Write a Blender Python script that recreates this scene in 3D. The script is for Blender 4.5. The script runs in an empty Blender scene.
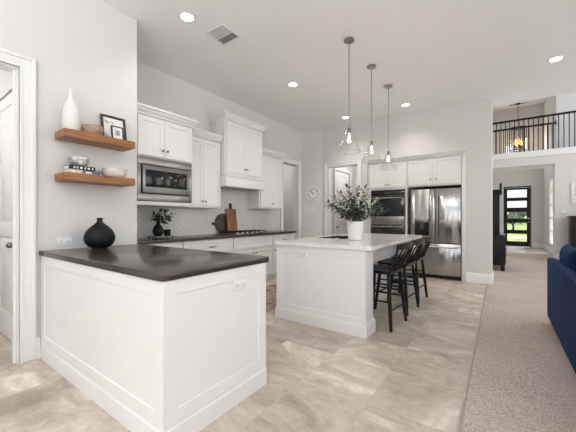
import bpy, bmesh, math, random
from math import sin, cos, pi, radians
from mathutils import Vector, Matrix
random.seed(7)
S = bpy.context.scene
COL = S.collection

# ------------------------------------------------------------------ camera, world, sun, window light, exposure
YAW = math.atan2(212.2, 299.0)
cam_data = bpy.data.cameras.new('camera')
cam_data.sensor_width = 36.0
cam_data.lens = 299.0 / 576.0 * 36.0
cam_data.shift_y = 1.5 / 576.0
cam_data.clip_start = 0.05
cam = bpy.data.objects.new('camera', cam_data)
COL.objects.link(cam)
cam.location = (0, 0, 1.2)
cam.rotation_euler = (pi / 2, 0, YAW)
S.camera = cam

S.view_settings.view_transform = 'Standard'
S.view_settings.look = 'None'
S.view_settings.gamma = 1.0
S.view_settings.use_curve_mapping = False
S.view_settings.exposure = 0.1
S.cycles.max_bounces = 12
S.cycles.diffuse_bounces = 6
S.cycles.glossy_bounces = 5
S.cycles.transparent_max_bounces = 16
S.cycles.sample_clamp_indirect = 6.0
S.cycles.caustics_reflective = False
S.cycles.caustics_refractive = False

W = bpy.data.worlds.new('sky'); S.world = W; W.use_nodes = True
bg = W.node_tree.nodes['Background']
bg.inputs[0].default_value = (0.93, 0.96, 1.0, 1); bg.inputs[1].default_value = 1.1

def lamp(kind, name, loc, energy, color=(1, 1, 1), rot=(0, 0, 0), **kw):
    l = bpy.data.lights.new(name, kind); l.energy = energy; l.color = color
    for k, v in kw.items(): setattr(l, k, v)
    o = bpy.data.objects.new(name, l); COL.objects.link(o); o.location = loc; o.rotation_euler = rot
    return o

lamp('SUN', 'sun', (0, 20, 20), 7.0, (1.0, 0.95, 0.88), (radians(-32), 0, radians(-14)), angle=radians(1.0))
DAY = (0.965, 0.985, 1.0)
# daylight coming in by the windows behind the camera and by those of the great room
for wx in (-1.9, 0.6, 3.1):
    lamp('AREA', 'window_daylight', (wx, -4.28, 1.55), 16, DAY, (radians(90), 0, 0), shape='RECTANGLE', size=1.7, size_y=2.1)
for wy in (-2.3, 0.6, 3.5, 6.4, 9.3):
    lamp('AREA', 'window_daylight', (4.78, wy, 1.9), 34, DAY, (radians(90), 0, radians(90)), shape='RECTANGLE', size=1.7, size_y=2.6)
# photographer's flash behind the camera, bounced off the ceiling
lamp('AREA', 'bounce_flash', (-0.3, -1.6, 2.0), 182, (.965, .985, 1.0), (radians(180), 0, 0), shape='DISK', size=1.2)
# fill lights added for side rooms and upper walls; daylight by the entry windows
lamp('POINT', 'vestibule_fill', (-4.4, -0.2, 2.3), 26, (1, .98, .96), shadow_soft_size=.15)  # added fill to brighten the vestibule, no fixture there
lamp('POINT', 'pantry_fill', (-3.0, 7.5, 2.6), 9, (1, .97, .94), shadow_soft_size=.15)  # added fill for the room behind the fridge wall doorway
lamp('POINT', 'pantry_fill', (-4.9, 6.0, 2.6), 10, (1, .97, .94), shadow_soft_size=.15)  # added fill for the room behind the kitchen wall doorway
lamp('AREA', 'entry_daylight', (0.6, 15.3, 3.9), 18, DAY, (radians(-90), 0, 0), shape='RECTANGLE', size=1.2, size_y=1.0)
lamp('AREA', 'upper_wall_fill', (4.8, 9.6, 4.6), 90, DAY, (radians(90), 0, radians(90)), shape='RECTANGLE', size=3.0, size_y=1.2)  # added fill for the upper and far walls, no window behind it
lamp('AREA', 'entry_daylight', (1.36, 13.4, 1.4), 17, DAY, (radians(90), 0, radians(90)), shape='RECTANGLE', size=0.9, size_y=2.1)

# ------------------------------------------------------------------ materials
def new_mat(name):
    m = bpy.data.materials.new(name); m.use_nodes = True
    nt = m.node_tree
    return m, nt, nt.nodes['Principled BSDF']

def N(nt, kind, **kw):
    n = nt.nodes.new(kind)
    for k, v in kw.items(): setattr(n, k, v)
    return n

def math_node(nt, op, a, b=None, c=None):
    n = nt.nodes.new('ShaderNodeMath'); n.operation = op
    for i, v in enumerate((a, b, c)):
        if v is None: continue
        if isinstance(v, (int, float)): n.inputs[i].default_value = v
        else: nt.links.new(v, n.inputs[i])
    return n.outputs[0]

def ramp(nt, fac, stops):
    r = nt.nodes.new('ShaderNodeValToRGB')
    els = r.color_ramp.elements
    while len(els) < len(stops): els.new(0.5)
    for e, (p, c) in zip(els, stops):
        e.position = p; e.color = (*c, 1)
    nt.links.new(fac, r.inputs[0])
    return r.outputs[0]

def mat(name, col, rough=0.5, metal=0.0, var=0.04, scale=8.0, bump=0.0, bscale=60.0, stretch=(1, 1, 1), **kw):
    """plain coloured surface with a faint procedural mottling"""
    m, nt, b = new_mat(name)
    tc = N(nt, 'ShaderNodeTexCoord'); mp = N(nt, 'ShaderNodeMapping'); mp.inputs['Scale'].default_value = stretch
    nt.links.new(tc.outputs['Object'], mp.inputs[0])
    nz = N(nt, 'ShaderNodeTexNoise'); nz.inputs['Scale'].default_value = scale; nz.inputs['Detail'].default_value = 4
    nt.links.new(mp.outputs[0], nz.inputs['Vector'])
    lo = tuple(max(0, c * (1 - var)) for c in col); hi = tuple(min(1, c * (1 + var)) for c in col)
    nt.links.new(ramp(nt, nz.outputs[0], [(0.3, lo), (0.7, hi)]), b.inputs['Base Color'])
    b.inputs['Roughness'].default_value = rough; b.inputs['Metallic'].default_value = metal
    for k, v in kw.items(): b.inputs[k].default_value = v
    if bump:
        n2 = N(nt, 'ShaderNodeTexNoise'); n2.inputs['Scale'].default_value = bscale; n2.inputs['Detail'].default_value = 3
        nt.links.new(mp.outputs[0], n2.inputs['Vector'])
        bp = N(nt, 'ShaderNodeBump'); bp.inputs['Strength'].default_value = bump; bp.inputs['Distance'].default_value = 0.01
        nt.links.new(n2.outputs[0], bp.inputs['Height']); nt.links.new(bp.outputs[0], b.inputs['Normal'])
    return m

def glow(name, col, strength):
    m, nt, b = new_mat(name)
    b.inputs['Base Color'].default_value = (*col, 1)
    b.inputs['Emission Color'].default_value = (*col, 1); b.inputs['Emission Strength'].default_value = strength
    return m

def clear_glass(name, tint=(1, 1, 1), blend=0.12, gloss=0.9, base=0.03, power=4.0):
    m, nt, b = new_mat(name)
    nt.nodes.remove(b)
    out = nt.nodes['Material Output']
    tr = N(nt, 'ShaderNodeBsdfTransparent'); tr.inputs[0].default_value = (*tint, 1)
    gl = N(nt, 'ShaderNodeBsdfGlossy'); gl.inputs[0].default_value = (gloss, gloss, gloss, 1); gl.inputs['Roughness'].default_value = 0.03
    lw = N(nt, 'ShaderNodeLayerWeight'); lw.inputs[0].default_value = 0.5
    pw = math_node(nt, 'POWER', lw.outputs['Facing'], power)
    fac = math_node(nt, 'ADD', math_node(nt, 'MULTIPLY', pw, blend), base)
    mx = N(nt, 'ShaderNodeMixShader')
    nt.links.new(fac, mx.inputs[0]); nt.links.new(tr.outputs[0], mx.inputs[1]); nt.links.new(gl.outputs[0], mx.inputs[2])
    nt.links.new(mx.outputs[0], out.inputs[0])
    return m

M = {}
M['wall'] = mat('greige_wall_paint', (0.665, 0.658, 0.648), 0.75, var=0.012, scale=3, bump=0.05, bscale=250)
M['ceiling'] = mat('ceiling_paint', (0.86, 0.87, 0.88), 0.85, var=0.012, scale=2, bump=0.05, bscale=200)
M['trim'] = mat('white_trim_paint', (0.80, 0.80, 0.80), 0.38, var=0.01, scale=6)
M['cabinet'] = mat('white_cabinet_paint', (0.765, 0.760, 0.755), 0.36, var=0.01, scale=6)
M['dark_stone'] = mat('dark_brown_quartz', (0.046, 0.035, 0.030), 0.19, var=0.18, scale=260, **{'Specular IOR Level': 0.42})
M['black_paint'] = mat('black_paint', (.007,.0065,.0065), 0.35, var=0.2, scale=20, **{'Specular IOR Level': 0.25})
M['black_wood'] = mat('black_stained_wood', (.007,.0065,.0065), 0.38, var=0.35, scale=14, stretch=(1, 1, 8), bump=0.15, bscale=30, **{'Specular IOR Level': 0.25})
M['black_ceramic'] = mat('matte_black_ceramic', (.006,.0055,.006), 0.5, var=0.25, scale=25, bump=0.2, bscale=40, **{'Specular IOR Level': 0.25})
M['white_ceramic'] = mat('white_ceramic', (0.80, 0.79, 0.77), 0.32, var=0.02, scale=10)
M['rough_ceramic'] = mat('chalky_white_ceramic', (0.78, 0.77, 0.755), 0.7, var=0.04, scale=30, bump=0.3, bscale=70)
M['nickel'] = mat('brushed_nickel', (0.40, 0.385, 0.36), 0.28, 1.0, var=0.06, scale=40)
M['pewter'] = mat('dark_pewter', (0.20, 0.185, 0.17), 0.35, 1.0, var=0.1, scale=40)
M['iron'] = mat('black_iron', (0.02, 0.02, 0.02), 0.5, 0.6, var=0.2, scale=40)
M['black_glass'] = mat('black_oven_glass', (0.012, 0.012, 0.013), 0.12, var=0.1, scale=4, **{'Specular IOR Level': 0.35})
M['plastic'] = mat('white_plastic', (0.76, 0.75, 0.74), 0.4, var=0.01)
M['slot'] = mat('dark_slot', (0.05, 0.05, 0.05), 0.6)
M['greyplastic'] = mat('dark_grey_plastic', (0.06, 0.06, 0.065), 0.4)
M['shadow_gap'] = mat('black_gap', (0.01, 0.01, 0.01), 0.8)
M['glass'] = clear_glass('clear_lamp_glass', (.985, .985, .985), blend=0.55, gloss=.95, power=3.0)
M['rim_glass'] = clear_glass('glass_rim', (.80, .80, .80), blend=0.7, base=.30)
fm, fnt, fb = new_mat('frosted_window_glass'); fnt.nodes.remove(fb)
ftr = N(fnt, 'ShaderNodeBsdfTranslucent'); ftr.inputs[0].default_value = (.97, .97, .97, 1); fnt.links.new(ftr.outputs[0], fnt.nodes['Material Output'].inputs[0])
M['frosted'] = fm
M['window_glass'] = clear_glass('window_glass', blend=0.04)
M['bowl_glass'] = clear_glass('bowl_glass', (0.90, 0.92, 0.92), blend=0.5, base=.22)
M['bulb'] = glow('lit_filament_bulb', (1.0, 0.86, 0.68), 3.2)
M['warm_bulb'] = glow('warm_lantern_bulb', (1.0, 0.52, 0.16), 4)
M['lens'] = glow('lit_downlight_lens', (1.0, 0.98, 0.94), 9)
M['paper'] = mat('white_paper', (0.78, 0.77, 0.75), 0.8)
M['leaf'] = mat('eucalyptus_leaf', (0.038, 0.052, 0.032), 0.5, var=0.55, scale=25)
M['pale_leaf'] = mat('pale_green_bud', (0.42, 0.46, 0.27), 0.6, var=0.3, scale=25)
M['stem'] = mat('brown_green_stem', (0.05, 0.045, 0.025), 0.6)
M['lawn'] = mat('lawn_grass', (0.21, 0.30, 0.085), 0.9, var=0.35, scale=3, bump=0.4, bscale=20)
M['asphalt'] = mat('street_asphalt', (0.46, 0.37, 0.32), 0.9)
M['bark'] = mat('tree_bark', (0.05, 0.04, 0.03), 0.9, var=0.3)
M['tree_leaf'] = mat('tree_foliage', (0.04, 0.075, 0.03), 0.8, var=0.4, scale=5)
M['house'] = mat('pale_house_siding', (0.62, 0.62, 0.60), 0.8)
M['house_roof'] = mat('grey_house_roof', (0.18, 0.17, 0.17), 0.9)
M['pink_wood'] = mat('pale_turned_wood', (0.36, 0.25, 0.19), 0.5, var=0.28, scale=6, stretch=(1, 6, 6))
M['book_black'] = mat('black_book_cloth', (0.015, 0.015, 0.017), 0.6)
M['book_cream'] = mat('cream_book_cloth', (0.60, 0.58, 0.47), 0.7)
M['book_blue'] = mat('slate_blue_book_cloth', (0.10, 0.15, 0.26), 0.6)
M['dark_frame'] = mat('dark_brown_frame_wood', (0.035, 0.018, 0.012), 0.4, var=0.3, scale=20)
M['dark_furniture'] = mat('blue_black_furniture_paint', (.010,.011,.017), 0.35, var=0.2, scale=10, **{'Specular IOR Level': 0.25})
M['dark_board'] = mat('dark_walnut_board', (0.035, 0.020, 0.014), 0.45, var=0.45, scale=12, stretch=(1, 1, 6))
M['art'] = mat('sage_print', (0.36, 0.40, 0.36), 0.7, var=0.35, scale=30)

def wood(name, dark, light, rough, scale, stretch):
    m, nt, b = new_mat(name)
    tc = N(nt, 'ShaderNodeTexCoord'); mp = N(nt, 'ShaderNodeMapping'); mp.inputs['Scale'].default_value = stretch
    nt.links.new(tc.outputs['Object'], mp.inputs[0])
    nz = N(nt, 'ShaderNodeTexNoise'); nz.inputs['Scale'].default_value = scale; nz.inputs['Detail'].default_value = 6; nz.inputs['Distortion'].default_value = 0.8
    nt.links.new(mp.outputs[0], nz.inputs['Vector'])
    nt.links.new(ramp(nt, nz.outputs[0], [(0.28, dark), (0.72, light)]), b.inputs['Base Color'])
    b.inputs['Roughness'].default_value = rough
    return m
M['shelf_wood'] = wood('warm_shelf_wood', (0.17, 0.062, 0.017), (0.40, 0.175, 0.055), 0.42, 5, (10, 1, 10))
M['board_wood'] = wood('reddish_board_wood', (0.13, 0.045, 0.016), (0.33, 0.13, 0.05), 0.45, 6, (8, 8, 1))

def tile_floor():
    m, nt, b = new_mat('travertine_floor_tile'); L = nt.links.new
    g = N(nt, 'ShaderNodeNewGeometry'); sx = N(nt, 'ShaderNodeSeparateXYZ'); L(g.outputs['Position'], sx.inputs[0])
    tx = math_node(nt, 'DIVIDE', math_node(nt, 'ADD', sx.outputs[0], 0.70), 0.4975)
    ty = math_node(nt, 'DIVIDE', math_node(nt, 'SUBTRACT', sx.outputs[1], 1.37), 0.5)
    ix = math_node(nt, 'FLOOR', tx); iy = math_node(nt, 'FLOOR', ty)
    cb = N(nt, 'ShaderNodeCombineXYZ'); L(ix, cb.inputs[0]); L(iy, cb.inputs[1])
    wn = N(nt, 'ShaderNodeTexWhiteNoise'); wn.noise_dimensions = '3D'; L(cb.outputs[0], wn.inputs['Vector'])
    sc = N(nt, 'ShaderNodeVectorMath', operation='SCALE'); L(wn.outputs['Color'], sc.inputs[0]); sc.inputs['Scale'].default_value = 23.0
    rot = N(nt, 'ShaderNodeMapping'); rot.inputs['Rotation'].default_value = (0, 0, radians(-10)); rot.inputs['Scale'].default_value = (1.15, 1.9, 1)
    L(g.outputs['Position'], rot.inputs[0])
    ad = N(nt, 'ShaderNodeVectorMath', operation='ADD'); L(rot.outputs[0], ad.inputs[0]); L(sc.outputs[0], ad.inputs[1])
    n1 = N(nt, 'ShaderNodeTexNoise'); n1.inputs['Scale'].default_value = 1.5; n1.inputs['Detail'].default_value = 9; n1.inputs['Roughness'].default_value = 0.62; n1.inputs['Distortion'].default_value = 1.1
    L(ad.outputs[0], n1.inputs['Vector'])
    col = ramp(nt, n1.outputs[0], [(0.28, (0.29, 0.232, 0.180)), (0.42, (0.42, 0.357, 0.292)), (0.56, (0.52, 0.460, 0.385)), (0.72, (0.74, 0.692, 0.612))])
    # flaky paler flecks
    n2 = N(nt, 'ShaderNodeTexNoise'); n2.inputs['Scale'].default_value = 11.0; n2.inputs['Detail'].default_value = 10; n2.inputs['Roughness'].default_value = 0.78; n2.inputs['Distortion'].default_value = 0.35
    L(ad.outputs[0], n2.inputs['Vector'])
    fl = N(nt, 'ShaderNodeMapRange'); fl.inputs[1].default_value = 0.42; fl.inputs[2].default_value = 0.62; L(n2.outputs[0], fl.inputs[0])
    mx = N(nt, 'ShaderNodeMixRGB'); mx.blend_type = 'MULTIPLY'
    tone = ramp(nt, fl.outputs[0], [(0.0, (0.86, 0.845, 0.83)), (1.0, (1.20, 1.19, 1.18))])
    mx.inputs[0].default_value = 0.6; L(col, mx.inputs[1]); L(tone, mx.inputs[2])
    # tile to tile tone
    vv = N(nt, 'ShaderNodeMapRange'); vv.inputs[3].default_value = 0.97; vv.inputs[4].default_value = 1.12; L(wn.outputs['Value'], vv.inputs[0])
    mv = N(nt, 'ShaderNodeVectorMath', operation='SCALE'); L(mx.outputs[0], mv.inputs[0]); L(vv.outputs[0], mv.inputs['Scale'])
    def edge(t, size):
        f = math_node(nt, 'FRACT', t); d = math_node(nt, 'MINIMUM', f, math_node(nt, 'SUBTRACT', 1.0, f))
        return math_node(nt, 'MULTIPLY', d, size)
    d = math_node(nt, 'MINIMUM', edge(tx, 0.4975), edge(ty, 0.5))
    gm = N(nt, 'ShaderNodeMapRange'); gm.inputs[1].default_value = 0.0015; gm.inputs[2].default_value = 0.0035; gm.inputs[3].default_value = 1; gm.inputs[4].default_value = 0
    L(d, gm.inputs[0])
    mg = N(nt, 'ShaderNodeMixRGB'); L(gm.outputs[0], mg.inputs[0]); L(mv.outputs[0], mg.inputs[1]); mg.inputs[2].default_value = (0.44, 0.395, 0.34, 1)
    L(mg.outputs[0], b.inputs['Base Color'])
    b.inputs['Roughness'].default_value = 0.42
    bp = N(nt, 'ShaderNodeBump'); bp.inputs['Strength'].default_value = 0.35; bp.inputs['Distance'].default_value = 0.004
    h = math_node(nt, 'SUBTRACT', math_node(nt, 'MULTIPLY', n2.outputs[0], 0.35), gm.outputs[0]); L(h, bp.inputs['Height']); L(bp.outputs[0], b.inputs['Normal'])
    return m
M['tile'] = tile_floor()

def carpet_mat():
    m, nt, b = new_mat('speckled_carpet'); L = nt.links.new
    g = N(nt, 'ShaderNodeNewGeometry')
    n1 = N(nt, 'ShaderNodeTexNoise'); n1.inputs['Scale'].default_value = 95; n1.inputs['Detail'].default_value = 3; n1.inputs['Roughness'].default_value = 0.7
    n2 = N(nt, 'ShaderNodeTexNoise'); n2.inputs['Scale'].default_value = 1.6; n2.inputs['Detail'].default_value = 4
    L(g.outputs['Position'], n1.inputs['Vector']); L(g.outputs['Position'], n2.inputs['Vector'])
    c = ramp(nt, n1.outputs[0], [(0.30, (0.27, 0.208, 0.175)), (0.5, (0.52, 0.428, 0.374)), (0.70, (0.74, 0.65, 0.59))])
    t = ramp(nt, n2.outputs[0], [(0.3, (0.90, 0.90, 0.90)), (0.7, (1.06, 1.06, 1.06))])
    mx = N(nt, 'ShaderNodeMixRGB'); mx.blend_type = 'MULTIPLY'; mx.inputs[0].default_value = 1; L(c, mx.inputs[1]); L(t, mx.inputs[2])
    L(mx.outputs[0], b.inputs['Base Color']); b.inputs['Roughness'].default_value = 0.95
    bp = N(nt, 'ShaderNodeBump'); bp.inputs['Strength'].default_value = 0.7; bp.inputs['Distance'].default_value = 0.01
    L(n1.outputs[0], bp.inputs['Height']); L(bp.outputs[0], b.inputs['Normal'])
    return m
M['carpet'] = carpet_mat()

def steel_mat(name, base, rough, wob):
    m, nt, b = new_mat(name); L = nt.links.new
    tc = N(nt, 'ShaderNodeTexCoord'); mp = N(nt, 'ShaderNodeMapping'); mp.inputs['Scale'].default_value = (5.5, 5.5, 0.9)
    L(tc.outputs['Object'], mp.inputs[0])
    n1 = N(nt, 'ShaderNodeTexNoise'); n1.inputs['Scale'].default_value = 1.0; n1.inputs['Detail'].default_value = 1.5; L(mp.outputs[0], n1.inputs['Vector'])
    bp = N(nt, 'ShaderNodeBump'); bp.inputs['Strength'].default_value = wob; bp.inputs['Distance'].default_value = 0.05
    L(n1.outputs[0], bp.inputs['Height']); L(bp.outputs[0], b.inputs['Normal'])
    mp2 = N(nt, 'ShaderNodeMapping'); mp2.inputs['Scale'].default_value = (2, 2, 260); L(tc.outputs['Object'], mp2.inputs[0])
    n2 = N(nt, 'ShaderNodeTexNoise'); n2.inputs['Scale'].default_value = 2.0; L(mp2.outputs[0], n2.inputs['Vector'])
    L(ramp(nt, n2.outputs[0], [(0.3, tuple(c * 0.93 for c in base)), (0.7, base)]), b.inputs['Base Color'])
    b.inputs['Metallic'].default_value = 1.0; b.inputs['Roughness'].default_value = rough
    return m
M['steel'] = steel_mat('stainless_steel', (0.43, 0.425, 0.42), 0.17, 0.35)
M['steel_flat'] = steel_mat('stainless_trim', (0.27, 0.265, 0.26), 0.33, 0.06)

def quartz_mat():
    m, nt, b = new_mat('white_veined_quartz'); L = nt.links.new
    tc = N(nt, 'ShaderNodeTexCoord')
    n1 = N(nt, 'ShaderNodeTexNoise'); n1.inputs['Scale'].default_value = 1.7; n1.inputs['Detail'].default_value = 6; n1.inputs['Distortion'].default_value = 2.2
    L(tc.outputs['Object'], n1.inputs['Vector'])
    L(ramp(nt, n1.outputs[0], [(0.42, (0.78, 0.765, 0.75)), (0.495, (0.72, 0.71, 0.70)), (0.53, (0.77, 0.755, 0.74)), (0.7, (0.80, 0.79, 0.775))]), b.inputs['Base Color'])
    b.inputs['Roughness'].default_value = 0.14
    return m
M['quartz'] = quartz_mat()

def splash_mat():
    m, nt, b = new_mat('glazed_lozenge_tile'); L = nt.links.new
    g = N(nt, 'ShaderNodeNewGeometry'); sx = N(nt, 'ShaderNodeSeparateXYZ'); L(g.outputs['Position'], sx.inputs[0])
    u = math_node(nt, 'DIVIDE', sx.outputs[1], 0.088); v = math_node(nt, 'DIVIDE', sx.outputs[2], 0.105)
    def e(t):
        f = math_node(nt, 'FRACT', t); return math_node(nt, 'MINIMUM', f, math_node(nt, 'SUBTRACT', 1.0, f))
    d = math_node(nt, 'MINIMUM', e(math_node(nt, 'ADD', u, v)), e(math_node(nt, 'SUBTRACT', u, v)))
    gm = N(nt, 'ShaderNodeMapRange'); gm.inputs[1].default_value = 0.02; gm.inputs[2].default_value = 0.07; L(d, gm.inputs[0])
    L(ramp(nt, gm.outputs[0], [(0.0, (0.74, 0.73, 0.72)), (1.0, (0.63, 0.62, 0.61))]), b.inputs['Base Color'])
    b.inputs['Roughness'].default_value = 0.12
    sm = N(nt, 'ShaderNodeMapRange'); sm.interpolation_type = 'SMOOTHSTEP'; sm.inputs[1].default_value = 0.0; sm.inputs[2].default_value = 0.22; L(d, sm.inputs[0])
    bp = N(nt, 'ShaderNodeBump'); bp.inputs['Strength'].default_value = 0.5; bp.inputs['Distance'].default_value = 0.008
    L(sm.outputs[0], bp.inputs['Height']); L(bp.outputs[0], b.inputs['Normal'])
    return m
M['splash'] = splash_mat()

def velvet_mat():
    m, nt, b = new_mat('navy_velvet'); L = nt.links.new
    tc = N(nt, 'ShaderNodeTexCoord'); mp = N(nt, 'ShaderNodeMapping'); mp.inputs['Scale'].default_value = (4, 7, 1.2); L(tc.outputs['Object'], mp.inputs[0])
    n1 = N(nt, 'ShaderNodeTexNoise'); n1.inputs['Scale'].default_value = 3.0; n1.inputs['Detail'].default_value = 4; L(mp.outputs[0], n1.inputs['Vector'])
    L(ramp(nt, n1.outputs[0], [(0.3, (0.002, 0.010, 0.038)), (0.7, (0.008, 0.036, 0.118))]), b.inputs['Base Color'])
    b.inputs['Roughness'].default_value = 0.75
    b.inputs['Sheen Weight'].default_value = 0.04; b.inputs['Specular IOR Level'].default_value = 0.15; b.inputs['Sheen Tint'].default_value = (0.05, 0.25, 0.8, 1); b.inputs['Sheen Roughness'].default_value = 0.4
    return m
M['velvet'] = velvet_mat()

def rug_mat():
    m, nt, b = new_mat('faded_brown_rug'); L = nt.links.new
    tc = N(nt, 'ShaderNodeTexCoord')
    v = N(nt, 'ShaderNodeTexVoronoi'); v.inputs['Scale'].default_value = 9; L(tc.outputs['Object'], v.inputs['Vector'])
    n1 = N(nt, 'ShaderNodeTexNoise'); n1.inputs['Scale'].default_value = 22; n1.inputs['Detail'].default_value = 5; L(tc.outputs['Object'], n1.inputs['Vector'])
    s = math_node(nt, 'ADD', math_node(nt, 'MULTIPLY', v.outputs['Distance'], 0.5), n1.outputs[0])
    L(ramp(nt, s, [(0.45, (0.07, 0.045, 0.035)), (0.65, (0.20, 0.14, 0.11)), (0.85, (0.36, 0.29, 0.25))]), b.inputs['Base Color'])
    b.inputs['Roughness'].default_value = 0.95
    return m
M['rug'] = rug_mat()

def print_mat():
    m, nt, b = new_mat('ink_sketch_print'); L = nt.links.new
    tc = N(nt, 'ShaderNodeTexCoord')
    n1 = N(nt, 'ShaderNodeTexNoise'); n1.inputs['Scale'].default_value = 14; n1.inputs['Detail'].default_value = 5; L(tc.outputs['Object'], n1.inputs['Vector'])
    L(ramp(nt, n1.outputs[0], [(0.36, (0.35, 0.35, 0.36)), (0.44, (0.74, 0.73, 0.72)), (1.0, (0.80, 0.79, 0.78))]), b.inputs['Base Color'])
    b.inputs['Roughness'].default_value = 0.5
    return m
M['print'] = print_mat()

# ------------------------------------------------------------------ mesh helpers
class MB:
    def __init__(self): self.bm = bmesh.new()
    def box(self, x0, y0, z0, x1, y1, z1, bev=0.0, seg=2):
        x0, x1 = min(x0, x1), max(x0, x1); y0, y1 = min(y0, y1), max(y0, y1); z0, z1 = min(z0, z1), max(z0, z1)
        vs = bmesh.ops.create_cube(self.bm, size=1.0)['verts']
        for v in vs:
            v.co = ((x0 + x1) / 2 + v.co.x * (x1 - x0), (y0 + y1) / 2 + v.co.y * (y1 - y0), (z0 + z1) / 2 + v.co.z * (z1 - z0))
        if bev:
            es = list({e for v in vs for e in v.link_edges})
            bmesh.ops.bevel(self.bm, geom=es, offset=min(bev, 0.49 * min(x1 - x0, y1 - y0, z1 - z0)), segments=seg, profile=0.5, affect='EDGES')
        return self
    def prism(self, poly, z0, z1, bev=0.0):
        bot = [self.bm.verts.new((x, y, z0)) for x, y in poly]; top = [self.bm.verts.new((x, y, z1)) for x, y in poly]
        n = len(poly)
        f = [self.bm.faces.new(top), self.bm.faces.new(bot[::-1])]
        for i in range(n): f.append(self.bm.faces.new((bot[i], bot[(i + 1) % n], top[(i + 1) % n], top[i])))
        bmesh.ops.recalc_face_normals(self.bm, faces=f)
        if bev:
            es = list(f[0].edges) + list(f[1].edges)
            bmesh.ops.bevel(self.bm, geom=es, offset=bev, segments=2, profile=0.5, affect='EDGES')
        return self
    def ring_loft(self, rings, caps=True, closed=False):
        vr = [[self.bm.verts.new(p) for p in r] for r in rings]; fs = []
        n = len(vr[0]); k = len(vr)
        for a in range(k if closed else k - 1):
            A, B = vr[a], vr[(a + 1) % k]
            for i in range(n):
                j = (i + 1) % n
                fs.append(self.bm.faces.new((A[i], A[j], B[j], B[i])))
        if caps and not closed:
            fs.append(self.bm.faces.new(vr[0][::-1])); fs.append(self.bm.faces.new(vr[-1]))
        bmesh.ops.recalc_face_normals(self.bm, faces=fs)
        return self
    def cyl(self, p0, p1, r0, r1=None, seg=14):
        r1 = r0 if r1 is None else r1
        p0, p1 = Vector(p0), Vector(p1); d = (p1 - p0).normalized()
        a = d.orthogonal().normalized(); b = d.cross(a)
        return self.ring_loft([[p + (a * cos(2 * pi * i / seg) + b * sin(2 * pi * i / seg)) * r for i in range(seg)] for p, r in ((p0, r0), (p1, r1))])
    def tube(self, pts, r, seg=10, closed=False):
        pts = [Vector(p) for p in pts]; rings = []; n = len(pts); prev = None
        rr = r if isinstance(r, (list, tuple)) else [r] * n
        for i, p in enumerate(pts):
            if closed: d = (pts[(i + 1) % n] - pts[i - 1]).normalized()
            else: d = (pts[min(i + 1, n - 1)] - pts[max(i - 1, 0)]).normalized()
            a = d.orthogonal() if prev is None else prev - d * prev.dot(d)
            a.normalize(); prev = a; b = d.cross(a)
            rings.append([p + (a * cos(2 * pi * k / seg) + b * sin(2 * pi * k / seg)) * rr[i] for k in range(seg)])
        return self.ring_loft(rings, closed=closed)
    def lathe(self, prof, c=(0, 0, 0), seg=32, sx=1.0, sy=1.0):
        """prof: list of (radius, z) going bottom to top (may fold back inside)"""
        c = Vector(c); fs = []
        rows = []
        for r, z in prof:
            if r < 1e-6: rows.append([self.bm.verts.new(c + Vector((0, 0, z)))])
            else: rows.append([self.bm.verts.new(c + Vector((r * sx * cos(2 * pi * i / seg), r * sy * sin(2 * pi * i / seg), z))) for i in range(seg)])
        for A, B in zip(rows, rows[1:]):
            for i in range(seg):
                j = (i + 1) % seg
                if len(A) == 1 and len(B) == 1: continue
                if len(A) == 1: fs.append(self.bm.faces.new((A[0], B[j], B[i])))
                elif len(B) == 1: fs.append(self.bm.faces.new((A[i], A[j], B[0])))
                else: fs.append(self.bm.faces.new((A[i], A[j], B[j], B[i])))
        bmesh.ops.recalc_face_normals(self.bm, faces=fs)
        return self
    def shaker(self, x0, z0, x1, z1, y0, y1, stile=0.058, recess=0.009):
        """panel whose front (at y1, looking to -y when y1<y0) carries a recessed field"""
        vs = bmesh.ops.create_cube(self.bm, size=1.0)['verts']
        for v in vs:
            v.co = ((x0 + x1) / 2 + v.co.x * (x1 - x0), (y0 + y1) / 2 + v.co.y * abs(y1 - y0), (z0 + z1) / 2 + v.co.z * (z1 - z0))
        s = -1 if y1 < y0 else 1
        fr = [f for f in {f for v in vs for f in v.link_faces} if f.normal.y * s > 0.9]
        self.bm.normal_update()
        fr = [f for f in {f for v in vs for f in v.link_faces} if f.normal.y * s > 0.9]
        bmesh.ops.inset_region(self.bm, faces=fr, thickness=stile, use_even_offset=True)
        r = bmesh.ops.inset_region(self.bm, faces=fr, thickness=0.004, use_even_offset=True)
        for v in {v for f in fr for v in f.verts}: v.co.y -= s * recess
        return self
    def sweep(self, path, prof, closed=False, flip=1):
        """moulding: prof [(out, z)] carried along a 2D path; out is to the right of the direction of travel"""
        P = [Vector((p[0], p[1])) for p in path]; n = len(P); rings = []
        for i in range(n):
            def nrm(a, b):
                d = (b - a).normalized(); return Vector((d.y, -d.x)) * flip
            if closed: n1, n2 = nrm(P[i - 1], P[i]), nrm(P[i], P[(i + 1) % n])
            else:
                n1 = nrm(P[i - 1], P[i]) if i > 0 else nrm(P[i], P[i + 1])
                n2 = nrm(P[i], P[i + 1]) if i < n - 1 else n1
            m = (n1 + n2); m = m / m.dot(n1) if m.length > 1e-6 else n1
            rings.append([(P[i].x + m.x * o, P[i].y + m.y * o, z) for o, z in prof])
        return self.ring_loft(rings, closed=closed)
    def ball(self, c, r, seg=16, sz=1.0):
        k = seg // 2
        return self.lathe([(r * sin(pi * i / k) if 0 < i < k else 0, -r * sz * cos(pi * i / k)) for i in range(k + 1)], c, seg)
    def xform(self, mx):
        bmesh.ops.transform(self.bm, matrix=mx, verts=self.bm.verts); return self
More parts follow.
